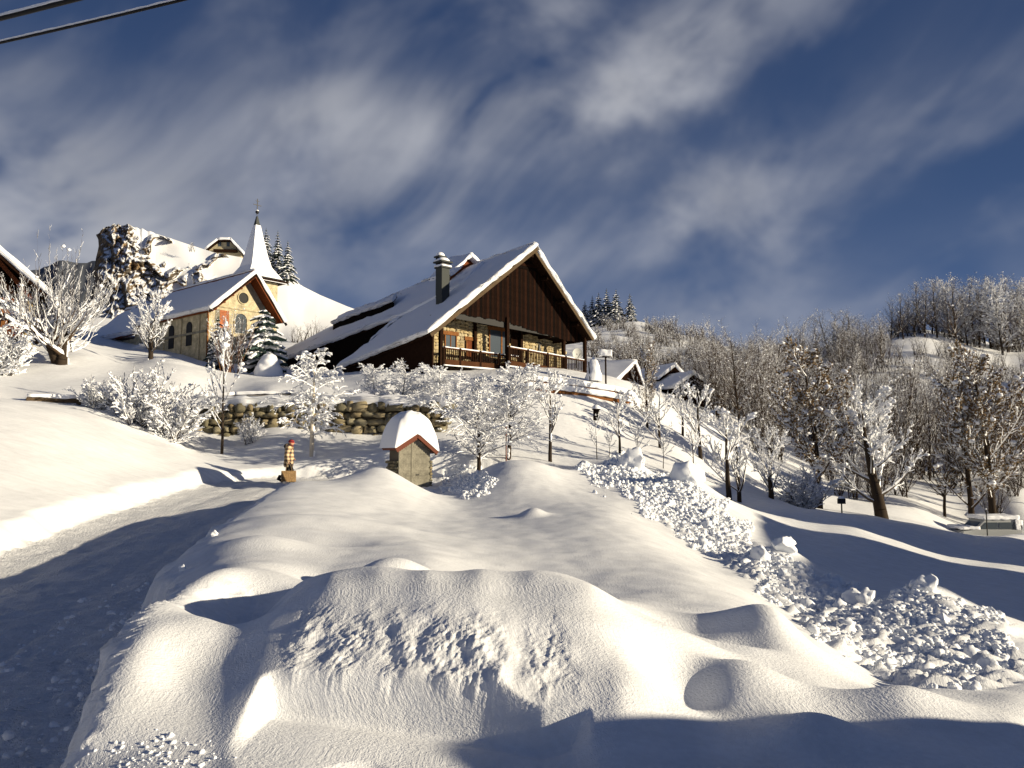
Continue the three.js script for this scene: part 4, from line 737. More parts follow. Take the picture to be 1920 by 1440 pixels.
K.young = treeKind({ ...orch, seed: 321, h: 5.6, r: 0.09, kids: [9, 6, 3], start: [0.3, 0.25, 0.2], ratio: [0.42, 0.45, 0.4], up: [0.08, 0.16, 0.12, 0.08], clump: [0.06, 0.13] });
const leafy = { h: 8.6, r: 0.2, segs: [8, 6, 5, 3], kids: [22, 9, 5], start: [0.16, 0.2, 0.15], ang: [0.75, 0.6, 0.6], ratio: [0.5, 0.46, 0.42], gnarl: [0.12, 0.18, 0.3, 0.35], up: [0.05, 0.13, 0.08, 0.0], snow: [0, 0.09, 0.07, 0.05], cover: 0.85, clump: [0.035, 0.14], leaves: 1, plaster: 0.2, shape: (t) => 1.05 - 0.6 * t, frost: 0.5, thin: [0.4, 0.5, 0.5] };
K.leafy = treeKind({ ...leafy, seed: 401 }); K.leafy2 = treeKind({ ...leafy, seed: 407, kids: [18, 9, 5] });
K.wide = treeKind({ ...leafy, seed: 411, h: 5.4, r: 0.32, start: [0.24, 0.2, 0.15], ang: [1.0, 0.6, 0.6], ratio: [0.75, 0.45, 0.42], kids: [18, 9, 5], leaves: 0, up: [0.03, 0.12, 0.08, 0.04], clump: [0.035, 0.11], mat: M.greyTwig, frost: 0.4, taper: 0.96, gnarl: [0.3, 0.2, 0.3, 0.35] });
K.pollard = treeKind({ h: 1.7, r: 0.24, segs: [4, 6, 8, 2], kids: [9, 10, 7], start: [0.45, 0.25, 0.3], ang: [1.05, 0.9, 0.5], ratio: [1.35, 1.25, 0.16], gnarl: [0.25, 0.25, 0.1, 0.2], up: [0.02, 0.1, 0.34, 0.05], snow: [0.1, 0.17, 0.05, 0.02], cover: 0.85, clump: [0.003, 0.09], plaster: 0.8, thin: [0.6, 0.3, 0.5], seed: 501, trunkMat: M.bark, mat: M.twig, stems: 2, spread: 0.9, foot: 0.9, flat: 0.2 });
K.bush = [601, 602].map((s) => treeKind({ h: 2.0, r: 0.03, segs: [6, 4, 3], kids: [9, 5], start: [0.15, 0.2], ang: [0.6, 0.6], ratio: [0.42, 0.5], gnarl: [0.2, 0.3, 0.35], up: [0.05, 0.05, 0.0], snow: [0.06, 0.06, 0.05], cover: 0.95, clump: [0.045, 0.075], seed: s, stems: 22, spread: 1.9, foot: 0.9, mat: M.twig, flat: 0.12 }));
K.shoots = treeKind({ h: 3.6, r: 0.035, segs: [6, 4, 3], kids: [10, 4], start: [0.3, 0.2], ang: [0.45, 0.5], ratio: [0.35, 0.5], gnarl: [0.12, 0.2, 0.3], up: [0.08, 0.1, 0.06], snow: [0.03, 0.035, 0.03], cover: 0.5, clump: [0.03, 0.08], seed: 621, stems: 16, spread: 0.9, foot: 1.2, mat: M.redTwig, trunkMat: M.redTwig });
const woodOpt = { h: 10, r: 0.15, segs: [8, 5, 4, 3], kids: [30, 9, 5], start: [0.14, 0.15, 0.1], ang: [0.85, 0.65, 0.6], ratio: [0.44, 0.5, 0.5], gnarl: [0.12, 0.2, 0.25, 0.3], up: [0.05, 0.1, 0.06, 0.03], snow: [0, 0.022, 0.02, 0.012], cover: 0.22, clump: [0.006, 0.1], shape: (t) => 1.1 - 0.55 * t };
K.wood = [701, 702, 703].map((s) => treeKind({ ...woodOpt, seed: s, mat: s === 702 ? M.greyTwig : M.twig }));
K.frosted = treeKind({ ...woodOpt, seed: 711, mat: M.greyTwig, snow: [0, 0.07, 0.06, 0.04], cover: 0.75, clump: [0.03, 0.14], flat: 0.1 });
K.tall = [721, 722].map((s) => treeKind({ ...woodOpt, seed: s, h: 8, r: 0.07, kids: [16, 7, 4], start: [0.1, 0.2, 0.15], ang: [0.45, 0.5, 0.5], stems: 6, spread: 0.7, foot: 1.6, snow: [0, 0.03, 0.025, 0.015], mat: M.twig, cover: 0.25 }));
K.brush = treeKind({ h: 3, r: 0.05, segs: [5, 4, 2], kids: [9, 5], start: [0.15, 0.15], ang: [0.55, 0.6], ratio: [0.42, 0.5], gnarl: [0.15, 0.25, 0.3], up: [0.06, 0.08, 0.03], snow: [0.02, 0.025, 0.02], cover: 0.24, clump: [0.012, 0.1], seed: 731, stems: 7, spread: 1.0, foot: 1.6, mat: M.twig });
K.spruce = [coniferKind(801, 12, 2.3, 15, M.needle, 0.72), coniferKind(802, 12, 2.1, 16, M.needle, 0.62)];
K.cedar = coniferKind(811, 6.2, 2.3, 10, M.blueNeedle, 0.75, 1); K.dwarf = coniferKind(812, 4, 0.95, 12, M.blueNeedle, 0.6);

// trees and shrubs, left to right
plant(K.pollard, 'pollard_tree', 112, 47, 425, 'bare pollard tree with twin snowy trunk beside the timber house', 'tree', null, { wide: 0.95 });
plant(K.wide, 'bare_tree', 280, 58, 545, 'bare spreading tree in front of the church flank', 'tree', null, { wide: 0.85 });
plant(K.bush[0], 'snowy_bush', 4, 44, 575, 'snow-laden bush at the left picture edge before the timber house', 'bush');
plant(K.bush[0], 'snowy_bush', 185, 36.6, 700, 'leftmost of the snowy bushes below the wooden rail', 'bush', 'bushes above the left snow bank', { wide: 1.1 });
plant(K.bush[1], 'snowy_bush', 262, 36.2, 676, 'tallest of the snowy bushes above the left snow bank', 'bush', 'bushes above the left snow bank', { wide: 1.1 });
plant(K.bush[0], 'snowy_bush', 322, 36, 715, 'round snowy bush at the left end of the stone wall', 'bush', 'bushes above the left snow bank', { wide: 1.2, turn: 4 });
plant(K.young, 'young_tree', 420, 36.4, 592, 'slender young tree with dark trunk left of the walking person', 'tree', null, { wide: 0.9 });
plant(K.shoots, 'shoot_shrub', 432, 60, 570, 'reddish upright shoots growing in front of the church door', 'shrub', null, { wide: 0.8 });
plant(K.dwarf, 'small_conifer', 405, 63, 592, 'small narrow snowy conifer at the church corner', 'conifer');
plant(K.cedar, 'broad_conifer', 492, 62, 574, 'broad shaded conifer with snow cushions right of the church front', 'conifer');
plant(K.bush[1], 'snowy_bush', 474, 38.3, 772, 'small frosted shrub against the stone wall left of the birch', 'bush', null, { wide: 0.75 });
plant(K.birch, 'birch_tree', 588, 36, 652, 'white-trunked birch with hanging frosted twigs beside the walking person', 'birch', null, { wide: 1.2 });
plant(K.laden, 'laden_tree', 703, 42, 680, 'snow-laden tree above the stone wall, left of the shed', 'tree', 'snow-laden trees below the chalet', { wide: 1.15 });
plant(K.laden2, 'laden_tree', 752, 41, 672, 'snow-laden tree rising right behind the shed roof', 'tree', 'snow-laden trees below the chalet', { wide: 1.15 });
plant(K.laden, 'laden_tree', 828, 40, 682, 'snow-laden tree between the shed and the first dark birch trunk', 'tree', 'snow-laden trees below the chalet', { wide: 1.3, turn: 2 });
plant(K.laden2, 'laden_tree', 898, 34.5, 686, 'first snow-laden tree with bare mottled trunk right of the shed', 'tree', 'snow-laden trees below the chalet', { wide: 1.25, turn: 1 });
plant(K.laden, 'laden_tree', 954, 35, 682, 'snow-laden tree beside the red stake', 'tree', 'snow-laden trees below the chalet', { wide: 1.25, turn: 5 });
plant(K.orchard[0], 'orchard_tree', 1031, 35, 690, 'dark-trunked tree with upright twigs left of the round snow heap', 'tree', null, { wide: 0.9 });
const orchardRow = [
  [K.sapling, 1118, 36.5, 770, 'thin sapling carrying a dark nest box below the terrace fence'], [K.sapling, 1141, 38, 790, 'shortest sapling below the terrace fence'], [K.orchard[1], 1160, 39.5, 738, 'slim orchard tree standing below the end of the terrace fence'],
  [K.sapling, 1193, 37.6, 770, 'sapling just right of the highest tumbled snow block'], [K.orchard[2], 1236, 44, 720, 'orchard tree below the small timber house'], [K.sapling, 1241, 39, 790, 'thin straight sapling on the slope behind the tumbled snow'],
  [K.sapling, 1298, 40.4, 770, 'leaning sapling on the slope above the second snow block'], [K.orchard[0], 1311, 45.5, 715, 'dark double-trunk orchard tree below the two timber gables'], [K.orchard[1], 1278, 50, 705, 'orchard tree in front of the middle timber gable'],
];
for (const [k, px, d, top, label] of orchardRow) plant(k, k === K.sapling ? 'sapling' : 'orchard_tree', px, d, top, label, 'tree', 'young trees on the orchard slope', { wide: 1.15 });
plant(K.leafy2, 'leafy_tree', 1213, 48, 636, 'brown-leaved snowy tree in front of the small timber house', 'tree', null, { wide: 0.8 });
plant(K.orchard[0], 'orchard_tree', 1362, 35.5, 760, 'orchard tree with tall dark slanting trunk right of the tumbled snow', 'tree', null, { wide: 1.25, turn: 3 });
plant(K.orchard[2], 'orchard_tree', 1381, 37, 775, 'orchard tree with shorter trunk close behind the slanting one', 'tree', null, { wide: 1.2 });
plant(K.wide, 'snowy_tree', 1440, 41, 790, 'low snowy tree left of the big brown-leaved tree', 'tree', null, { wide: 0.8 });
plant(K.bush[1], 'snowy_bush', 1492, 42.5, 868, 'snow-buried bush at the foot of the big brown-leaved tree', 'bush', null, { wide: 1.3 });
plant(K.leafy, 'leafy_tree', 1528, 46, 632, 'big brown-leaved tree with snow lumps in the middle of the hollow', 'tree', null, { wide: 1.15 });
plant(K.wide, 'spreading_tree', 1645, 45, 700, 'broad bare tree with stout short trunk left of the parked car', 'tree', null, { wide: 0.95, turn: 2 });
plant(K.leafy2, 'leafy_tree', 1812, 57, 690, 'brown-leaved tree with slanting trunk behind the parked car', 'tree', null, { wide: 1.05 });
plant(K.leafy, 'leafy_tree', 1848, 56, 640, 'tall brown-leaved tree with straight dark trunk behind the parked car', 'tree', null, { wide: 1.05, turn: 2.5 });
const behind = [[1345, 76, 620], [1385, 74, 588], [1425, 78, 600], [1475, 84, 588], [1592, 88, 640], [1665, 68, 655], [1722, 73, 640], [1780, 70, 655], [1890, 69, 660], [1570, 74, 690], [1310, 92, 640], [1450, 66, 690], [1620, 62, 735], [1760, 58, 740], [1925, 60, 700]];
const nth = (i) => ['first', 'second', 'third', 'fourth', 'fifth', 'sixth', 'seventh', 'eighth', 'ninth', 'tenth', 'eleventh', 'twelfth', 'thirteenth', 'fourteenth', 'fifteenth', 'sixteenth', 'seventeenth', 'eighteenth', 'nineteenth', 'twentieth'][i];
behind.sort((a, b) => a[0] - b[0]).forEach(([px, d, top], i) => plant(i % 3 === 2 ? K.wood[i % 2] : K.tall[i % 2], 'bare_tree', px, d, top, nth(i) + ' tall bare tree from the left in the thicket behind the hollow', 'tree', 'bare trees of the thicket', { wide: 1.0 }));
// the wood on the hill top
{ const r = rng(77); let n = 0, nf = 0, nb = 0, nl = 0;
  for (let px = 1672; px < 1960; px += 11) { const frosted = px > 1780 && n % 3 === 1, d = 158 + 18 * r(), top = lerp(548, 512, sstep(1670, 1760, px)) + 34 * r() * r() + 8 * n2(px * 0.03, 3); plant(frosted ? K.frosted : K.wood[n % 3], frosted ? 'frosted_tree' : 'hill_tree', px + 6 * r(), d, top, frosted ? nth(nf++) + ' white frosted tree from the left in the hilltop wood' : nth(nb++) + ' grey bare tree from the left in the hilltop wood', 'tree', frosted ? 'frosted trees on the hilltop' : 'bare trees on the hilltop', { wide: 1.25, turn: n * 2.1 }); n++; }
  for (let px = 1535; px < 1668; px += 13) { plant(K.wood[n % 3], 'hill_tree', px + 6 * r(), 150 + 10 * r(), 566 + 40 * Math.abs(px - 1570) / 100 + 14 * r(), nth(nl++) + ' bare tree from the left on the hill flank before the hilltop wood', 'tree', 'bare trees on the hill flank', { wide: 1.25, turn: n * 1.3 }); n++; }
}
const spruceLabels = ['leftmost of the dark spruces on the far snowfield', 'second dark spruce from the left on the far snowfield', 'third dark spruce from the left on the far snowfield', 'tallest dark spruce on the far snowfield', 'snowier spruce left of the last one on the far snowfield', 'rightmost spruce on the far snowfield, standing slightly apart'];
[[1098, 563], [1112, 553], [1124, 547], [1139, 540], [1157, 541], [1183, 549]].forEach(([px, top], i) => plant(K.spruce[i % 2], 'spruce_tree', px, 249 - i * 0.8, top, spruceLabels[i], 'spruce', 'spruces on the far snowfield', { wide: 1.5 }));
// the thicket filling the ground behind the hollow: one mass of bare stems nobody could count
{ const r = rng(93), spots = []; for (const [x0, x1, d0, d1, n] of [[1400, 1940, 62, 110, 38], [1330, 1480, 66, 120, 18], [1540, 1940, 56, 66, 7], [1500, 1660, 100, 140, 12]]) for (let k = 0; k < n; k++) { const px = lerp(x0, x1, r()), d = lerp(d0, d1, r()), p = foot(px, d), s = (0.5 + 0.45 * r()) * (d < 66 ? 0.6 : 1); p.y -= 0.2; spots.push(new THREE.Matrix4().compose(p, new THREE.Quaternion().setFromAxisAngle(UPV, r() * 6.3), V(s * 1.25, s, s * 1.25))); }
  for (const [n, geo, m] of K.tall[1].parts) { const im = new THREE.InstancedMesh(geo, m, spots.length); spots.forEach((q, i) => im.setMatrixAt(i, q)); im.name = numbered('thicket_' + n); im.castShadow = im.receiveShadow = true; scene.add(im); tag(im, { trunk: 'stems of the bare thicket behind the hollow', crown: 'bare twigs of the thicket behind the hollow', crown_snow: 'snow caught in the thicket behind the hollow' }[n], 'thicket', null, 'stuff'); } }
// brush on the far slopes: one mass nobody could count
{ const r = rng(91), spots = []; const regions = [[1110, 1335, 628, 700, 120, 235, 130], [1330, 1520, 625, 720, 110, 190, 90], [1700, 1930, 690, 760, 90, 140, 60], [1480, 1700, 690, 760, 85, 130, 60], [690, 800, 600, 640, 130, 200, 25], [1680, 1960, 0, 0, 164, 180, 55], [1530, 1660, 0, 0, 146, 160, 26]];
  for (const [x0, x1, , , d0, d1, n] of regions) for (let k = 0; k < n; k++) { const px = lerp(x0, x1, r()), d = lerp(d0, d1, r()), p = foot(px, d), s = (0.7 + 0.7 * r()) * (d > 180 ? 1.15 : 1); spots.push(new THREE.Matrix4().compose(p, new THREE.Quaternion().setFromAxisAngle(UPV, r() * 6.3), V(s * 1.1, s, s * 1.1))); }
  for (const [n, geo, m] of K.brush.parts) { const im = new THREE.InstancedMesh(geo, m, spots.length); spots.forEach((q, i) => im.setMatrixAt(i, q)); im.name = numbered('brush_' + n); im.castShadow = im.receiveShadow = true; scene.add(im); tag(im, { trunk: 'thin stems of the brush covering the far slopes', crown: 'bare twigs of the brush covering the far slopes', crown_snow: 'snow caught in the brush covering the far slopes' }[n], 'brush', null, 'stuff'); }
}
// ---------------------------------------------------------------- rock hill behind the church
{
  const TOP = [[120, 600], [165, 575], [176, 520], [186, 438], [198, 424], [235, 421], [300, 440], [350, 457], [400, 473], [450, 482], [500, 500], [540, 520], [570, 538], [600, 553], [650, 574], [720, 600], [780, 625]];
  const topY = (px) => { let i = 0; while (i < TOP.length - 2 && px > TOP[i + 1][0]) i++; return lerp(TOP[i][1], TOP[i + 1][1], clamp((px - TOP[i][0]) / (TOP[i + 1][0] - TOP[i][0]))) + 5 * sstep(330, 200, px) * n2(px * 0.09, 4); };
  const NS = 420, NT = 170, P = [], C = [], I = [];
  let rocky = 0; const RK = [];
  const pt = (s, t) => {
    const px = 120 + s * 660, ty = topY(px), crag = sstep(480, 300, px) * 0.97 + 0.03, py = lerp(ty, 665, t);
    const e = at(px, py, 160), wx = e.x + 3 * n2(e.x * 0.12, e.y * 0.12), wy = e.y + 2.5 * n2(e.x * 0.13 + 9, e.y * 0.13);
    const bias = 0.75 * sstep(275, 205, px) + 0.22 * sstep(330, 240, px) + 0.24 * sstep(475, 400, px) * sstep(0.12, 0.32, t) - 0.35 * sstep(0.32, 0.1, t) * sstep(230, 300, px) - 0.6 * sstep(400, 520, px);
    const N = fbm2(wx * 0.11, wy * 0.17 + 2, 4) + bias, m = rocky = sstep(0.02, 0.2, N);
    const face = n3(wx * 0.22, wy * 0.2, 1), blocky = Math.round((face + 0.25 * n3(wx * 0.5, wy * 0.35, 5)) * 2.5) / 2.5;
    const d = lerp(196, 138, t) - m * (3.4 + 2.4 * lerp(face, blocky, 0.7) + 1.3 * n3(e.x * 0.55, e.y * 0.45, 4) + 0.7 * n3(e.x * 1.3, e.y * 1.1, 9)) + 1.2 * n3(e.x * 0.12, e.y * 0.12, 5) + sstep(190, 172, px) * 14;
    return at(px + 7 * sstep(230, 180, px) * n2(py * 0.06, 8), py, d);
  };
  for (let j = -14; j <= NT; j++) for (let i = 0; i <= NS; i++) {
    let p; if (j < 0) { p = pt(i / NS, 0); const k = -j; p.z -= k * 3.2; p.y -= 0.012 * k * k + 0.05 * k; } else p = pt(i / NS, Math.pow(j / NT, 1.15));
    P.push(p.x, p.y, p.z); RK.push(j < 0 ? 0 : rocky);
  }
  const W = NS + 1, rows = NT + 15; for (let j = 0; j + 1 < rows; j++) for (let i = 0; i < NS; i++) { const k = j * W + i; I.push(k, k + W, k + 1, k + 1, k + W, k + W + 1); }
  const g = new THREE.BufferGeometry(); g.setAttribute('position', new THREE.Float32BufferAttribute(P, 3)); g.setIndex(I); g.computeVertexNormals();
  const n = g.attributes.normal;
  for (let k = 0; k < n.count; k++) { const x = P[k * 3], y = P[k * 3 + 1], z = P[k * 3 + 2], px = 960 + 1500 * x / -z, v = n.getY(k) + 0.2 * n3(x * 0.5, y * 0.5, z * 0.2) + 0.14 * n3(x * 1.6, y * 1.6, z) + 0.5 - 0.82 * RK[k];
    const m = sstep(0.3, 0.44, v), a = 0.5 + 0.5 * n3(x * 0.5, y * 0.5, 3), b = 0.5 + 0.5 * n3(x * 3, y * 3, 7); const c = a * a, rock = [lerp(0.07, 0.3, c) * (0.5 + 0.8 * b), lerp(0.06, 0.2, c) * (0.5 + 0.8 * b), lerp(0.05, 0.1, c) * (0.5 + 0.8 * b)]; C.push(lerp(rock[0], 0.86, m), lerp(rock[1], 0.87, m), lerp(rock[2], 0.89, m)); }
  g.setAttribute('color', new THREE.Float32BufferAttribute(C, 3));
  single('rock_hill', g, std(rgb(1, 1, 1), { vertexColors: true, roughness: 0.95 }), 'craggy rock hill with snow on its ledges behind the church', 'hill', null, 'structure');
  const P2 = [], I2 = [], A = 90, B = 14; for (let j = 0; j <= B; j++) for (let i = 0; i <= A; i++) { const px = -350 + i * 9, ty = 545 - 55 * sstep(-50, 130, px) + 10 * fbm2(px * 0.02, 3, 4), t = j / B, p = at(px, lerp(ty, 640, t), lerp(460, 380, t) + 6 * fbm2(px * 0.05, j * 0.4, 3)); P2.push(p.x, p.y, p.z); }
  for (let j = 0; j < B; j++) for (let i = 0; i < A; i++) { const k = j * (A + 1) + i; I2.push(k, k + A + 1, k + 1, k + 1, k + A + 1, k + A + 2); }
  const h = new THREE.BufferGeometry(); h.setAttribute('position', new THREE.Float32BufferAttribute(P2, 3)); h.setIndex(I2); h.computeVertexNormals();
  single('far_hill', h, std(rgb(0.1, 0.11, 0.13)), 'distant wooded ridge in shade left of the rock hill', 'hill', null, 'structure');
}
// conifers and a bush on the rock hill
{ const lab = ['spruce hugging the church spire on its right', 'middle spruce right of the church spire', 'lowest spruce of the group right of the church spire'];
  [[497, 505, 426, 152], [519, 515, 431, 150], [538, 524, 450, 148]].forEach(([px, base, top, d], i) => plant(K.spruce[i % 2], 'hill_spruce', px, d, top, lab[i], 'spruce', 'spruces beside the spire', { y: base, wide: 1.15, sink: 0.6 }));
  plant(K.brush, 'hill_bush', 360, 186, 449, 'lone frosted bush on the skyline left of the farmhouse', 'bush', null, { y: 468, sink: 0.4, wide: 1.1 });
  [[556, 108, 600], [580, 110, 590], [604, 112, 600]].forEach(([px, d, top], i) => plant(K.brush, 'hill_bush', px, d, top, ['pale bush nearest the church on the slope behind it', 'pale bush in the middle of the slope left of the chalet', 'pale bush nearest the chalet on the slope behind it'][i], 'bush', 'bushes between church and chalet', { wide: 1.3 })); }

// ---------------------------------------------------------------- stone retaining wall with snow on top
{
  const a = at(340, 832, 40.2), b = at(835, 842, 39.6), L = Math.hypot(b.x - a.x, b.z - a.z), turn = Math.atan2(-(b.z - a.z), b.x - a.x);
  const g = thing('stone_wall', 'rough stone retaining wall with thick snow on top behind the person', 'wall', V(a.x, Math.min(a.y, b.y) - 0.2, a.z), turn), r = rng(41);
  const topAt = (x) => 2.5 + 0.2 * n2(x * 0.5, 2) - 0.35 * sstep(2, 0, x); let n = 0;
  for (let row = 0, y = -0.1; row < 10; row++) { const h = 0.24 + 0.2 * r(); for (let x = -r() * 0.3; x < L; ) { const w = 0.24 + 0.75 * r() * r() + 0.1 * r(); if (y + h * 0.7 < topAt(x)) { const m = part('stone', STONES[n % 8], M.wallStones[Math.floor(r() * 6)], g); m.position.set(x + w / 2, y + h / 2 + 0.1 * n2(x * 0.7, row), (r() - 0.5) * 0.2); m.scale.set(w * 1.05, h * (0.85 + 0.45 * r()), 0.55); m.rotation.set((r() - 0.5) * 0.2, (r() - 0.5) * 0.3, (r() - 0.5) * 0.35); n++; } x += w + 0.02; } y += h + 0.02; }
  part('core', boxGeo(-0.1, L, -0.5, 2.2, -0.9, -0.12), M.mortarDark, g);
  part('wall_snow', soften(boxGeo(-0.2, L + 0.2, 2.3, 2.85, -1.9, 0.22), 0.3, 0.13, 0.9, 8), M.cap, g);
}
// wooden rails with snow above the wall
function rails(name, label, pts, mat, gap, { w = 0.16, h = 0.2, snow = 0.16, post = 1.0, lines = [0, -0.45], snowOn = 1 } = {}) {
  const P = pts.map(([px, py, d]) => at(px, py, d)), g = thing(name, label, 'fence', P[0].clone()); const q = P.map((p) => p.clone().sub(P[0]));
  for (let i = 0; i + 1 < q.length; i++) {
    for (const dy of lines) { const a = q[i].clone().add(V(0, dy, 0)), b = q[i + 1].clone().add(V(0, dy, 0)); const rl = part('rail', barGeo(a, b, w * 0.6, h), mat, g); part('rail_snow', soften(barGeo(a.clone().add(V(0, h / 2 + snow / 2, 0)), b.clone().add(V(0, h / 2 + snow / 2, 0)), w * 1.6, snow), 0.35, 0.035, 1.6), M.cap, rl); }
    const n = Math.max(1, Math.round(q[i].distanceTo(q[i + 1]) / gap)); for (let k = 0; k <= n; k++) if (k < n || i + 2 === q.length) { const c = q[i].clone().lerp(q[i + 1], k / n); part('post', boxGeo(c.x - 0.08, c.x + 0.08, c.y - post, c.y + 0.06, c.z - 0.18, c.z - 0.06), mat, g); }
  }
}
rails('rail_fence', 'weathered wooden rail fence with snow above the stone wall', [[345, 752, 42.5], [440, 744, 43], [552, 741, 43.5]], M.oldwood, 2.4, {});
rails('low_beam', 'low dark wooden beam fence left of the snowy bushes', [[50, 749, 35.8], [145, 752, 36.6], [215, 757, 37]], M.oldwood, 2, { lines: [0], post: 0.6 });
rails('terrace_fence', 'orange wooden terrace fence under thick snow below the chalet', [[985, 716, 48.5], [1080, 726, 49.5], [1150, 737, 50.5], [1182, 746, 52], [1196, 762, 54.5]], M.orange, 2.2, { snow: 0.34, h: 0.22, w: 0.24, lines: [0, -0.42] });

// ---------------------------------------------------------------- little shed
{
  const TH = 30 * Math.PI / 180, g = thing('shed', 'tiny brick shed with grey door under a dome of snow', 'shed', at(777, 925, 28), TH), f = frame(g);
  const A = f.z(783, 813, 0), zl = f.z(742, 840, 0), zr = f.z(820, 846, 0), w0 = f.z(746, 880, -0.14).x, w1 = f.z(809, 880, -0.14).x, D = 1.15, zf = -0.14;
  const eY = zl.y + 0.02;
  const base = -0.6, mid = (w0 + w1) / 2;
  part('wall', slabGeo([V(w0 + 0.04, base, zf - 0.05), V(w1 - 0.04, base, zf - 0.05), V(w1 - 0.04, eY - 0.05, zf - 0.05), V(A.x, A.y - 0.16, zf - 0.05), V(w0 + 0.04, eY - 0.05, zf - 0.05)], -D + 0.3, 0), M.mortarDark, g);
  const door = slabGeo([V(w0 + 0.03, base, zf), V(A.x - 0.18, base, zf), V(A.x - 0.18, lerp(A.y, eY, 0.18 / (A.x - zl.x)) - 0.2, zf), V(w0 + 0.03, eY + 0.0, zf)], -0.04, 0), d2 = slabGeo([V(A.x - 0.165, base, zf), V(w1 - 0.06, base, zf), V(w1 - 0.06, eY - 0.02, zf), V(A.x, A.y - 0.17, zf), V(A.x - 0.165, A.y - 0.25, zf)], -0.04, 0);
  const dl = part('door_leaf', door, M.concrete, g); const dr = part('door_leaf', d2, M.concrete, g); part('latch', boxGeo(A.x + 0.02, A.x + 0.12, 0.62, 0.65, zf, zf + 0.03), M.iron, dr);
  // bricks of the left side and of the right jamb
  const r = rng(9); for (let c = 0; c < 17; c++) { const y = base + c * 0.105; let z = zf - 0.02 - (c % 2) * 0.1; while (z > zf - D + 0.25) { const l = 0.16 + 0.08 * r(); const m = part('brick', STONES[(c * 7 + Math.floor(r() * 8)) % 8], M.wallStones[Math.floor(r() * 6)], g); m.position.set(w0 + 0.03 + 0.015 * r(), y, z - l / 2); m.scale.set(0.14, 0.1, l); z -= l + 0.012; } }
  for (let c = 0; c < 17; c++) { const m = part('brick', STONES[(c * 5) % 8], M.wallStones[c % 6], g); m.position.set(w1 - 0.02, base + c * 0.105, zf - 0.06 - 0.03 * (c % 2)); m.scale.set(0.13, 0.1, 0.16); }
  // roof boards with a scalloped trim, and the snow dome
  const back = V(0, 0, -D - 0.2), over = (p) => p;
  for (const [p, s] of [[zl, -1], [zr, 1]]) { const pts = facing([A, p, p.clone().add(back), A.clone().add(back)], UPV); part('roof', slabGeo(pts, -0.09, 0), M.shed, g); part('barge_board', barGeo(A.clone().add(V(0, -0.07, 0.03)), p.clone().add(V(0, -0.07, 0.03)), 0.03, 0.13), M.shed, g);
    for (let k = 1; k < 11; k++) { const q = A.clone().lerp(p, k / 11).add(V(0, -0.15, 0.025)); const c = new THREE.CylinderGeometry(0.045, 0.045, 0.025, 10); c.rotateX(Math.PI / 2); c.translate(q.x, q.y, q.z); part('scallop', c, s < 0 ? M.shed : M.beam, g); } }
  const N = 34, P = [], I = [], hw0 = zl.x - 0.06, hw1 = zr.x + 0.05, z0 = 0.06, z1 = -D - 0.28;
  const roofY = (x) => (x < A.x ? lerp(zl.y, A.y, (x - zl.x) / (A.x - zl.x)) : lerp(A.y, zr.y, (x - A.x) / (zr.x - A.x)));
  for (let j = 0; j <= N; j++) for (let i = 0; i <= N; i++) { const ease = (t) => Math.sign(t) * (1 - Math.pow(1 - Math.abs(t), 2.2)), a = ease(-1 + 2 * i / N), b = ease(-1 + 2 * j / N), x = lerp(hw0, hw1, a / 2 + 0.5), z = lerp(z1, z0, b / 2 + 0.5), ry = roofY(clamp(x, zl.x, zr.x)); const dome = zl.y + 1.3 * Math.pow(1 - Math.pow(Math.abs(a), 2.7), 0.5) * (1 - 0.08 * b * b) + 0.05 * n2(x * 2, z * 2) + 0.02 * n2(x * 6, z * 6), k = Math.pow(1 - Math.pow(Math.abs(b), 6), 0.4); const sag = (1 - k) * 0.02; P.push(x, Math.abs(a) > 0.999 || Math.abs(b) > 0.999 ? ry + 0.005 : lerp(ry, Math.max(dome, ry + 0.1), k) - sag, z); }
  for (let j = 0; j < N; j++) for (let i = 0; i < N; i++) { const k = j * (N + 1) + i; I.push(k, k + N + 1, k + 1, k + 1, k + N + 1, k + N + 2); }
  const ge = new THREE.BufferGeometry(); ge.setAttribute('position', new THREE.Float32BufferAttribute(P, 3)); ge.setIndex(I); ge.computeVertexNormals(); part('snow_dome', ge, M.cap, g);
}

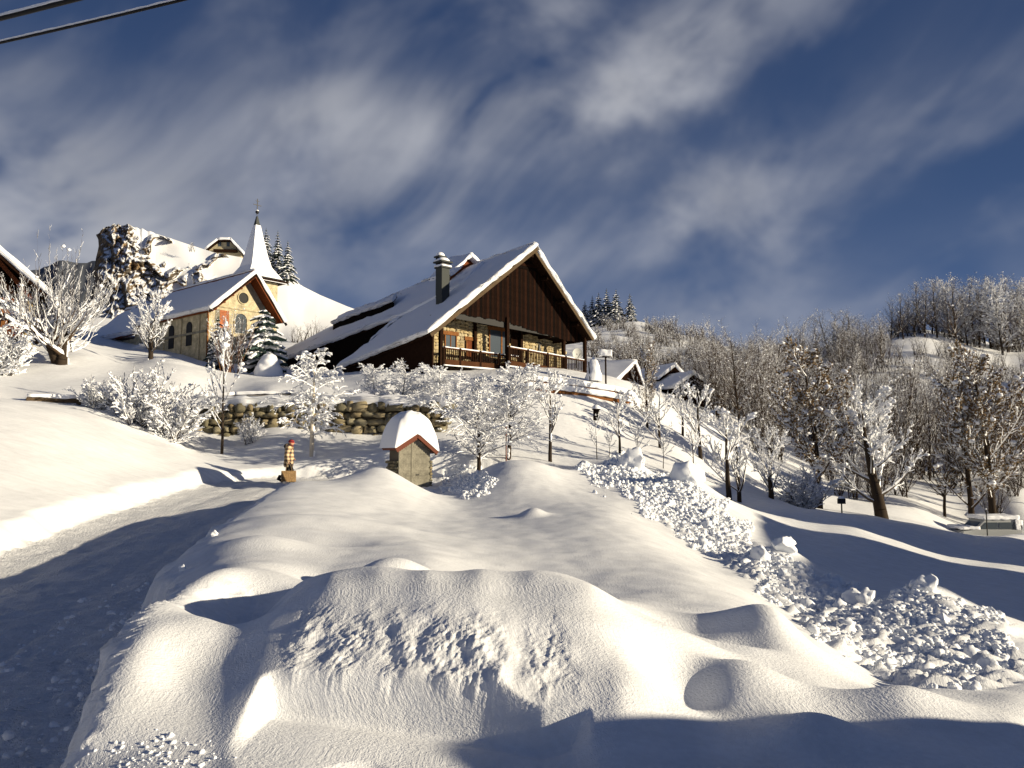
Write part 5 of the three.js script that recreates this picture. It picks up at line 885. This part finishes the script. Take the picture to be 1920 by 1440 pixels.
// ---------------------------------------------------------------- tumbled snow: uncounted lumps, a few big blocks
{
  const r = rng(61);
  // broken snow: a ball with flats struck off it
  const chip = (p, cuts) => { for (let i = 0; i < p.count; i++) { const v = V(p.getX(i), p.getY(i), p.getZ(i)); for (const [n, c] of cuts) { const e = v.dot(n) - c; if (e > 0) v.addScaledVector(n, -e * 0.92); } p.setXYZ(i, v.x, v.y, v.z); } };
  const cutsOf = (q, m) => Array.from({ length: m }, () => [V(q() - 0.5, q() - 0.5, q() - 0.5).normalize(), 0.45 + 0.4 * q()]);
  const shapes = [0, 1, 2].map((k) => { let g = new THREE.IcosahedronGeometry(1, 2); g.deleteAttribute('uv'); g.deleteAttribute('normal'); g = mergeVertices(g, 1e-3); const p = g.attributes.position; chip(p, cutsOf(r, 7)); for (let i = 0; i < p.count; i++) { const x = p.getX(i), y = p.getY(i), z = p.getZ(i), s = 1 + 0.2 * n3(x * 1.6 + k * 9, y * 1.6, z * 1.6) + 0.16 * n3(x * 4 + k, y * 4, z * 4); p.setXYZ(i, x * s, y * s, z * s); } g.computeVertexNormals(); return g; });
  const sets = [[], [], []], lump = (p, s) => sets[Math.floor(r() * 3)].push(new THREE.Matrix4().compose(p, new THREE.Quaternion().setFromEuler(new THREE.Euler(r() * 6, r() * 6, r() * 6)), V(s * (0.8 + 0.5 * r()), s * (0.7 + 0.4 * r()), s * (0.8 + 0.5 * r()))));
  let n = 0, tries = 0; while (n < 24000 && tries++ < 140000) { const px = lerp(1080, 1900, r()), py = lerp(848, 1300, r()); const far = 1 + 1.6 * r() * r() * r(); if (!inBand(px + 26 * n2(py * 0.02, 5) + 14 * (far - 1) * (r() - 0.5), py + 14 * n2(px * 0.02, 8) + 26 * (far - 1) * (r() - 0.5))) continue; const p = land(px, py, 6); if (!p) continue; const d = -p.z, s = (0.009 + 0.05 * Math.pow(r(), 3.6)) * (0.55 + d * 0.045) * (r() < 0.02 ? 2 : 1); p.y += s * 0.05 + 0.14 * Math.max(0, fbm2(p.x * 1.3, p.z * 1.3, 2)) * r(); lump(p, s); n++; }
  // a smaller heap left of the round mound beside the shed, lumps along the road edge and at the foot of the near bank
  for (let k = 0; k < 1600; k++) { const px = 878 + 110 * (r() - 0.5), py = 908 + 62 * (r() - 0.5), p = land(px, py, 18), e = ((px - 878) / 52) ** 2 + ((py - 908) / 29) ** 2 + 0.5 * n2(px * 0.04, py * 0.06); if (p && e < 0.85) { p.y += 0.05 * r(); lump(p, 0.02 + 0.07 * r() * r()); } }
  for (let k = 0; k < 600; k++) { const z = -3.6 - 10 * Math.pow(r(), 1.6), t = r(); let i = 0; while (i < ROAD.length - 2 && ROAD[i + 1][1] > z) i++; const f = (z - ROAD[i][1]) / (ROAD[i + 1][1] - ROAD[i][1]), cx = lerp(ROAD[i][0], ROAD[i + 1][0], f), x = cx + 2.15 - 1.5 * t * t; const s = 0.012 + 0.045 * Math.pow(r(), 2.5); lump(V(x, ground(x, z) - s * 0.1, z), s); }
  for (let k = 0; k < 200; k++) { const q = () => r() + r() + r() - 1.5, px = 300 + 130 * q(), py = 1425 + 42 * q(), p = land(px, py, 3); if (p) lump(p.add(V(0, -0.002, 0)), 0.005 + 0.022 * r() * r() * r()); }
  const nm = ['snow_lumps', 'snow_lumps', 'snow_lumps']; sets.forEach((q, k) => { const im = new THREE.InstancedMesh(shapes[k], M.pile, q.length); q.forEach((m, i) => im.setMatrixAt(i, m)); im.name = numbered(nm[k]); im.castShadow = im.receiveShadow = true; scene.add(im); tag(im, 'tumbled lumps of ploughed snow lying in a band down the slope', 'snow lumps', null, 'stuff'); });
  const big = [[1625, 1128, 11.2, 0.16, 'rounded upright snow block crowning the near end of the tumbled snow'], [1600, 1118, 11.4, 0.15, 'snow block just left of the rounded upright one'], [1735, 1112, 11.2, 0.17, 'pointed snow block near the right end of the tumbled snow'], [1182, 866, 31, 0.62, 'highest snow block at the top of the tumbled snow'], [1290, 912, 27, 0.55, 'second high snow block in the middle of the tumbled snow'], [1425, 1050, 15.2, 0.2, 'squarish snow block where the band of tumbled snow narrows'], [1468, 1035, 15.6, 0.25, 'pointed snow block at the top of the near heap'], [1852, 1256, 7.4, 0.1, 'lone snow block at the right end of the tumbled snow'], [343, 1075, 9, 0.05, 'snow lump sitting on the rim of the road bank'], [402, 1020, 11.4, 0.05, 'small snow lump on the far part of the road bank rim']];
  big.forEach(([px, py, d, s, label], k) => { const x = at(px, py, d).x, p = V(x, ground(x, -d), -d); let g = new THREE.IcosahedronGeometry(1, 4); g.deleteAttribute('uv'); g.deleteAttribute('normal'); g = mergeVertices(g, 1e-3); const q = g.attributes.position; chip(q, cutsOf(rng(900 + k), 8)); for (let i = 0; i < q.count; i++) { const v = V(q.getX(i), q.getY(i), q.getZ(i)), m = 1 + 0.22 * n3(v.x * 1.1 + k * 7, v.y * 1.1, v.z * 1.1) + 0.12 * n3(v.x * 3 + k, v.y * 3, v.z * 3) + 0.05 * n3(v.x * 8, v.y * 8, v.z * 8 + k); q.setXYZ(i, v.x * m * s, v.y * m * s * 1.1, v.z * m * s); } g.computeVertexNormals(); const b = single('snow_block', g, M.pile, label, 'snow block', 'big blocks of ploughed snow'); b.position.copy(p).add(V(0, s * 0.3, 0)); b.rotation.y = k * 1.3; });
}

// ---------------------------------------------------------------- the walking person and the paper bag
{
  const x0 = (543 - 960) / F * 31.6, o = V(x0, 0, -31.6); o.y = Math.max(ground(x0, -31.6), 0.5) - 0.02;
  const g = thing('person', 'person in a plaid coat and red striped hat walking along the road', 'person', o);
  const field = (bones, k, res, c, half, color, mat) => {
    const mc = new MarchingCubes(res, mat, false, false, 120000); mc.isolation = 0; const s = mc.size; let q = 0;
    for (let z = 0; z < s; z++) for (let y = 0; y < s; y++) for (let x = 0; x < s; x++) {
      const p = [((x - s / 2) / (s / 2)) * half + c.x, ((y - s / 2) / (s / 2)) * half + c.y, ((z - s / 2) / (s / 2)) * half + c.z]; let d = 1e3;
      for (const [ax, ay, az, ra, bx, by, bz, rb] of bones) { const dx = bx - ax, dy = by - ay, dz = bz - az, L = dx * dx + dy * dy + dz * dz, t = L ? clamp(((p[0] - ax) * dx + (p[1] - ay) * dy + (p[2] - az) * dz) / L) : 0, e = Math.hypot(p[0] - ax - dx * t, p[1] - ay - dy * t, p[2] - az - dz * t) - lerp(ra, rb, t), h = clamp(0.5 + 0.5 * (d - e) / k); d = lerp(d, e, h) - k * h * (1 - h); }
      mc.field[q++] = -d;
    }
    mc.update(); const n = mc.count, P = [], C = []; const N = mc.normalArray.slice(0, n * 3);
    for (let i = 0; i < n; i++) { const v = V(mc.positionArray[i * 3] * half + c.x, mc.positionArray[i * 3 + 1] * half + c.y, mc.positionArray[i * 3 + 2] * half + c.z); P.push(v.x, v.y, v.z); if (color) C.push(...color(v)); }
    const ge = new THREE.BufferGeometry(); ge.setAttribute('position', new THREE.Float32BufferAttribute(P, 3)); if (color) ge.setAttribute('color', new THREE.Float32BufferAttribute(C, 3));
    const mg = mergeVertices(ge, 1e-4); mg.computeVertexNormals(); return mg;
  };
  const legs = [[0, 0.88, 0.09, 0.1, 0.17, 0.48, 0.1, 0.07], [0.17, 0.48, 0.1, 0.068, 0.1, 0.1, 0.1, 0.045], [0, 0.88, -0.09, 0.1, -0.04, 0.47, -0.09, 0.07], [-0.04, 0.47, -0.09, 0.068, -0.36, 0.2, -0.09, 0.045]];
  const arms = [[0.03, 1.36, 0.18, 0.07, -0.01, 1.1, 0.25, 0.055], [-0.01, 1.1, 0.25, 0.052, 0.05, 0.85, 0.27, 0.038], [0.03, 1.36, -0.18, 0.07, -0.04, 1.1, -0.24, 0.055], [-0.04, 1.1, -0.24, 0.052, 0.12, 0.93, -0.22, 0.038]];
  const body = field([...legs, ...arms, [0, 0.92, 0, 0.13, 0.02, 1.3, 0, 0.14], [0.03, 1.38, -0.12, 0.08, 0.03, 1.38, 0.12, 0.08], [0.05, 1.4, 0, 0.06, 0.09, 1.5, 0, 0.055], [0.1, 1.56, 0, 0.1, 0.11, 1.53, 0, 0.085], [0.19, 1.55, 0, 0.014, 0.215, 1.535, 0, 0.018], [0.1, 1.54, 0.09, 0.02, 0.1, 1.56, 0.09, 0.02], [0.1, 1.54, -0.09, 0.02, 0.1, 1.56, -0.09, 0.02], [0.05, 0.85, 0.27, 0.036, 0.07, 0.79, 0.27, 0.032], [0.12, 0.93, -0.22, 0.036, 0.17, 0.9, -0.22, 0.032]], 0.03, 92, V(0, 0.85, 0), 0.95, (v) => (v.y > 1.42 || Math.abs(v.z) > 0.2 && v.y < 0.98 && v.y > 0.6 ? [0.5, 0.27, 0.18] : [0.02, 0.02, 0.022]), M.dark);
  const vc = (r) => std(rgb(1, 1, 1), { vertexColors: true, roughness: r }); const bodyMesh = part('body', body, vc(0.8), g);
  { const fing = new Soup(); for (let i = 0; i < 4; i++) { const z = 0.245 + i * 0.017; fing.tube(V(0.075, 0.785, z), V(0.1, 0.75 - 0.004 * (i % 2), z), 0.009, 0.009, 6); fing.tube(V(0.1, 0.75, z), V(0.075, 0.73, z), 0.009, 0.007, 6); } fing.tube(V(0.06, 0.81, 0.3), V(0.1, 0.77, 0.29), 0.01, 0.008, 6); for (let i = 0; i < 4; i++) { const z = -0.245 + i * 0.017; fing.tube(V(0.18, 0.9, z), V(0.21, 0.87, z), 0.009, 0.008, 6); } fing.tube(V(0.16, 0.92, -0.185), V(0.2, 0.9, -0.18), 0.01, 0.008, 6); part('fingers', fing.geo(), std(rgb(0.5, 0.27, 0.18)), bodyMesh); }
  const coat = field([[0, 0.72, 0, 0.19, 0.02, 1.0, 0, 0.18], [0.02, 1.0, 0, 0.18, 0.02, 1.3, 0, 0.175], [0.03, 1.36, -0.13, 0.1, 0.03, 1.36, 0.13, 0.1], [-0.1, 1.42, 0, 0.1, -0.04, 1.45, 0, 0.09], ...arms.map((a) => a.map((v, i) => (i % 4 === 3 ? v + 0.03 : v)))], 0.04, 84, V(0, 1.05, 0), 0.6, (v) => { const h = v.x + v.z * 0.6, a = Math.floor(v.y / 0.075) % 2, b = Math.floor((h + 3) / 0.07) % 2, c = a + b === 0 ? [0.6, 0.48, 0.3] : a + b === 1 ? [0.3, 0.2, 0.12] : [0.05, 0.04, 0.045]; return v.x < -0.09 && v.y > 1.36 ? [0.05, 0.045, 0.045] : c; }, M.dark);
  const cut = coat.index.array, keep = [], cp = coat.attributes.position; for (let i = 0; i < cut.length; i += 3) { const y = (cp.getY(cut[i]) + cp.getY(cut[i + 1]) + cp.getY(cut[i + 2])) / 3, z = Math.abs(cp.getZ(cut[i])); if (y > 0.6 || z > 0.2) keep.push(cut[i], cut[i + 1], cut[i + 2]); } coat.setIndex(keep);
  part('coat', coat, vc(0.95), bodyMesh);
  part('scarf', new THREE.TorusGeometry(0.075, 0.035, 8, 18).rotateX(Math.PI / 2).rotateZ(-0.15).translate(0.075, 1.445, 0), std(rgb(0.1, 0.02, 0.02)), bodyMesh);
  const hat = new THREE.SphereGeometry(0.115, 22, 16, 0, 7, 0, 1.65), hp = hat.attributes.position, hc = []; for (let i = 0; i < hp.count; i++) hc.push(...(Math.floor((hp.getY(i) + 1) / 0.03) % 2 ? [0.35, 0.03, 0.03] : [0.1, 0.02, 0.03])); hat.setAttribute('color', new THREE.Float32BufferAttribute(hc, 3)); hat.scale(1.05, 1.05, 1).rotateZ(-0.12).translate(0.09, 1.575, 0); part('hat', hat, vc(0.95), bodyMesh);
  for (const z of [-0.032, 0.032]) part('eye', new THREE.SphereGeometry(0.011, 8, 6).translate(0.187, 1.553, z), M.dark, bodyMesh); part('mouth', boxGeo(0.182, 0.196, 1.497, 1.503, -0.02, 0.02), std(rgb(0.3, 0.1, 0.08)), bodyMesh);
  const boot = (x, y, a, z) => { const q = new THREE.SphereGeometry(1, 14, 10).scale(0.14, 0.055, 0.052).rotateZ(a); q.translate(x, y, z); const sh = new THREE.CylinderGeometry(0.06, 0.062, 0.2, 12).rotateZ(a * 0.6).translate(x - 0.06 * Math.cos(a), y + 0.08, z); part('boot', mergeGeometries([q, sh]), M.dark, bodyMesh); };
  boot(0.17, 0.055, 0, 0.1); boot(-0.34, 0.11, -0.75, -0.09);
  const b = thing('paper_bag', 'brown paper shopping bag hanging from the hand of the person', 'bag', o.clone().add(V(0.09, 0.05, 0.27)), 0.6); const kraft = std(rgb(0.34, 0.225, 0.115), { map: rep(blotch, 2) });
  part('bag_side', slabGeo([V(-0.27, 0, 0.09), V(0.27, 0, 0.09), V(0.285, 0.42, 0.02), V(-0.285, 0.42, 0.02)], -0.006, 0), kraft, b); part('bag_side', slabGeo([V(0.27, 0, -0.09), V(-0.27, 0, -0.09), V(-0.285, 0.42, -0.02), V(0.285, 0.42, -0.02)], -0.006, 0), kraft, b);
  for (const s of [-1, 1]) part('gusset', slabGeo(facing([V(s * 0.27, 0, 0.086), V(s * 0.27, 0, -0.086), V(s * 0.283, 0.42, -0.02), V(s * 0.283, 0.42, 0.02)], V(s, 0, 0)), -0.006, 0), kraft, b);
  part('bag_bottom', boxGeo(-0.265, 0.265, -0.004, 0.004, -0.088, 0.088), kraft, b);
  for (const z of [-0.02, 0.02]) part('handle', new THREE.TubeGeometry(new THREE.CatmullRomCurve3([V(-0.12, 0.4, z), V(-0.09, 0.58, z * 0.5), V(0, 0.69, 0), V(0.09, 0.58, z * 0.5), V(0.12, 0.4, z)]), 20, 0.008, 6), kraft, b);
}

// ---------------------------------------------------------------- parked car under snow
{
  const p = at(1848, 1030, 52), g = thing('parked_car', 'snow-covered off-road car with rear spare wheel parked below the trees', 'car', V(p.x, at(1848, 970, 52).y - 1.78, p.z), 0.05);
  const paint = std(rgb(0.34, 0.35, 0.35), { roughness: 0.4 }), ext = (pts, w, m, n, par, b = 0.05) => { const s = new THREE.Shape(pts.map(([x, y]) => new THREE.Vector2(x, y))), q = new THREE.ExtrudeGeometry(s, { depth: w - 2 * b, bevelEnabled: true, bevelThickness: b, bevelSize: b, bevelSegments: 3 }); q.translate(0, 0, -w / 2 + b); return part(n, q, m, par); };
  const bodyM = ext([[-1.95, 0.4], [1.85, 0.4], [1.9, 1.0], [-0.85, 1.05], [-1.9, 0.95], [-2.0, 0.7]], 1.7, paint, 'body', g); const cab = ext([[-1.1, 1.03], [1.82, 1.03], [1.66, 1.66], [-0.42, 1.66]], 1.5, paint, 'cabin', g);
  for (const z of [1, -1]) for (const q of [[[-0.85, 1.1], [0.36, 1.1], [0.36, 1.52], [-0.42, 1.52]], [[0.46, 1.1], [1.66, 1.1], [1.55, 1.52], [0.46, 1.52]]]) part('side_window', slabGeo(facing(q.map(([x, y]) => V(x, y, z * 0.765)), V(0, 0, z)), 0, 0.012), M.pane, cab);
  part('windscreen', slabGeo(facing([V(-1.12, 1.1, -0.62), V(-1.12, 1.1, 0.62), V(-0.56, 1.56, 0.6), V(-0.56, 1.56, -0.6)], V(-1, 1, 0)), 0.0, 0.02), M.pane, cab);
  part('roof_snow', soften(boxGeo(-0.6, 1.78, 1.7, 1.94, -0.8, 0.8), 0.2, 0.04, 1.5), M.cap, cab); part('bonnet_snow', soften(boxGeo(-1.95, -0.8, 1.08, 1.26, -0.8, 0.8), 0.2, 0.04, 1.5), M.cap, bodyM);
  for (const q of [[[1.55, 1.05], [1.84, 1.05], [1.72, 1.72], [1.5, 1.72]]]) part('tail_snow', soften(slabGeo(facing(q.map(([x, y]) => V(x, y, 0.79)), V(0, 0, 1)), -0.02, 0.05), 0.15, 0.02, 3), M.cap, cab);
  const wheel = (x, y, z, n, rx) => { const t = new THREE.CylinderGeometry(0.36, 0.36, 0.24, 22); rx ? t.rotateZ(Math.PI / 2) : t.rotateX(Math.PI / 2); const w = part(n, t.translate(x, y, z), M.dark, g); const c = new THREE.CylinderGeometry(0.2, 0.2, 0.26, 16); rx ? c.rotateZ(Math.PI / 2) : c.rotateX(Math.PI / 2); part('rim', c.translate(x, y, z), M.iron, w); return w; };
  for (const x of [-1.25, 1.2]) for (const z of [-0.76, 0.76]) wheel(x, 0.36, z, 'wheel'); const sp = wheel(2.06, 1.12, 0.1, 'spare_wheel', true); part('wheel_snow', soften(boxGeo(1.92, 2.24, 1.3, 1.62, -0.25, 0.45), 0.12, 0.03, 3), M.cap, sp);
  for (const z of [-0.6, 0.6]) part('headlight', new THREE.SphereGeometry(0.1, 12, 8).translate(-1.98, 0.8, z), M.white, bodyM);
}
// ---------------------------------------------------------------- posts, dish, parasol, stake, nest box, cables
{
  const pole = (name, label, cat, px, d, top, w, mat) => { const b = foot(px, d), t = at(px, top, d); const g = thing(name, label, cat, b); part('post', new THREE.CylinderGeometry(w, w, t.y - b.y + 0.3, 10).translate(0, (t.y - b.y) / 2 - 0.15, 0), mat, g); return [g, t.y - b.y]; };
  { const [g, h] = pole('post_lamp', 'small black post lamp with snow cap in the hollow', 'lamp', 1570, 40, 940, 0.035, M.iron); part('lamp_head', boxGeo(-0.16, 0.16, h - 0.12, h + 0.14, -0.12, 0.12), M.iron, g); part('lamp_snow', new THREE.SphereGeometry(0.17, 12, 7, 0, 7, 0, Math.PI / 2).scale(1, 0.7, 0.9).translate(0, h + 0.14, 0), M.cap, g); }
  { const [g, h] = pole('marker_pole', 'thin dark marker pole in front of the parked car', 'pole', 1837, 44, 955, 0.03, M.dark); part('pole_snow', new THREE.SphereGeometry(0.05, 8, 6).translate(0, h + 0.02, 0), M.cap, g); }
  { const [g, h] = pole('red_stake', 'thin red stake beside the snow-laden tree right of the shed', 'stake', 949, 34.8, 800, 0.028, M.shed); part('stake_tip', new THREE.ConeGeometry(0.03, 0.1, 8).translate(0, h + 0.05, 0), M.shed, g); }
  { const p = at(1118, 775, 36.5), g = thing('nest_box', 'small dark nest box hanging in the thin sapling', 'nest box', p); part('box', boxGeo(-0.13, 0.13, -0.32, 0.16, -0.13, 0.13), M.darkBoards[3], g); part('lid', boxGeo(-0.17, 0.17, 0.16, 0.2, -0.17, 0.19), M.beam, g); part('lid_snow', new THREE.SphereGeometry(0.2, 12, 7, 0, 7, 0, Math.PI / 2).scale(1.05, 1.0, 1.0).translate(0, 0.2, 0), M.cap, g); part('hole', new THREE.CircleGeometry(0.035, 14).translate(0, 0, 0.132), M.dark, g); }
  { const p = at(1083, 663, 60.5), g = thing('satellite_dish', 'round pale satellite dish at the end of the chalet balcony', 'dish', p, 0.35); const d = new THREE.SphereGeometry(0.75, 22, 10, 0, 7, 0, 0.6); d.rotateX(-Math.PI / 2).translate(0, 0, 0.62); part('reflector', d, std(rgb(0.5, 0.5, 0.47)), g); part('feed_arm', barGeo(V(0, -0.35, 0), V(0, -0.05, 0.5), 0.03), M.iron, g); part('mast', barGeo(V(0, 0, -0.15), V(0, -1.1, -0.2), 0.06), M.iron, g); }
  { const b = foot(1113, 55), g = thing('folded_parasol', 'folded parasol buried in snow at the corner of the terrace', 'parasol', b); const h = at(1113, 668, 55).y - b.y, pr = [[0.62, 0], [0.6, 0.25], [0.5, 0.5], [0.36, 0.72], [0.2, 0.88], [0.06, 1]].map(([r, y]) => new THREE.Vector2(r * 0.9, y * h)); part('cover_snow', soften(new THREE.LatheGeometry(pr, 20), 0.3, 0.07, 1.5), M.cap, g); part('pole', barGeo(V(-0.3, 0, 0.5), V(-0.36, h * 0.75, 0.25), 0.06), M.dark, g); }
  { const [g, h] = pole('terrace_lamp', 'terrace lamp post with a cap of snow beside the folded parasol', 'lamp', 1136, 55, 668, 0.06, M.beam); part('lamp_snow', soften(boxGeo(-0.42, 0.42, h, h + 0.42, -0.35, 0.35), 0.15, 0.05, 2), M.cap, g); part('cross_arm', boxGeo(-0.4, 0.4, h - 0.06, h, -0.08, 0.08), M.beam, g); }
  { // snowy shrub mound before the church
    const b = foot(503, 60), g = new THREE.SphereGeometry(1, 26, 14, 0, 7, 0, Math.PI / 2).scale(1.05, 1.75, 1.0); const m = single('snow_covered_shrub', soften(g, 0.35, 0.1, 0.9), M.cap, 'shrub buried under a tall cushion of snow beside the church', 'shrub'); m.position.copy(b).add(V(0, -0.15, 0)); }
  const cable = (name, label, a, b, rad) => { const c = new THREE.CatmullRomCurve3([a, a.clone().lerp(b, 0.5).add(V(0, -0.12, 0)), b]), g = thing(name, label, 'cable', a.clone()), off = a.clone().negate(); part('wire', new THREE.TubeGeometry(c, 60, rad, 8).translate(off.x, off.y, off.z), M.dark, g); const q = new THREE.TubeGeometry(c, 260, rad * 1.0, 8).translate(off.x, off.y + rad * 1.15, off.z), p = q.attributes.position; for (let i = 0; i < p.count; i++) { const k = rad * 0.5 * n3(p.getX(i) * 9, p.getY(i) * 9, p.getZ(i) * 9); p.setY(i, p.getY(i) + Math.max(k, -rad * 0.1)); } part('wire_snow', q, M.cap, g); };
  const post = V(-13.5, 0, -9); const A1 = at(-640, 165, 11), B1 = at(560, -110, 7.2), A2 = at(-640, 205, 11), B2 = at(900, -138, 7.6);
  cable('power_line', 'thick snow-dusted cable crossing the upper left picture corner', A1, B1, 0.026); cable('power_line', 'thinner snow-dusted cable below the thick one in the upper left corner', A2, B2, 0.0165);
}
// neighbouring houses up the slope to the right, out of the picture: their shade falls into the hollow
for (const [x, z, len, wd, tx, tz, rise, label] of [[38, -11.1, 15, 11, 6.8, -19.9, 32.4, 'neighbouring timber house beyond the right picture edge'], [42, -29.2, 14, 11, 9.5, -36.8, 33.7, 'second neighbouring timber house beyond the right picture edge']]) {
  const turn = -0.274, h = ground(tx, tz) + rise * Math.tan(SUN_EL) - ground(x, z) + 0.3;
  const g = thing('neighbour_house', label, 'house', V(x, ground(x, z) - 0.3, z), turn), E = V(-len / 2 - 0.6, h * 0.55, wd / 2 + 0.6), s = 0.42;
  const front = [V(-len / 2, -2, 0), V(len / 2, -2, 0)];
  part('wall', boxGeo(-wd / 2, wd / 2, -3, h * 0.58, -len / 2, len / 2), M.darkBoards[0], g);
  const A = V(0, h, len / 2 + 0.9), L = V(-wd / 2 - 0.9, h * 0.52, len / 2 + 0.9), R = V(wd / 2 + 0.9, h * 0.52, len / 2 + 0.9), b = V(0, 0, -len - 1.8);
  for (const p of [L, R]) { const pts = facing([A, p, p.clone().add(b), A.clone().add(b)], UPV); const rf = part('roof', slabGeo(pts, -0.25, 0), M.beam, g); part('roof_snow', snowSlab(pts, 0.0, 0.4, 0.15, 1.2), M.cap, rf); }
  for (const zz of [len / 2 - 0.1, -len / 2 + 0.1]) part('gable', slabGeo([V(-wd / 2, h * 0.56, zz), V(wd / 2, h * 0.56, zz), V(0, h - 0.3, zz)], -0.1, 0), M.darkBoards[2], g);
  for (const xx of [-3, 0, 3]) part('window', boxGeo(xx - 0.5, xx + 0.5, 2.2, 3.5, len / 2 + 0.005, len / 2 + 0.05), M.pane, g);
}
renderer.render(scene, camera);
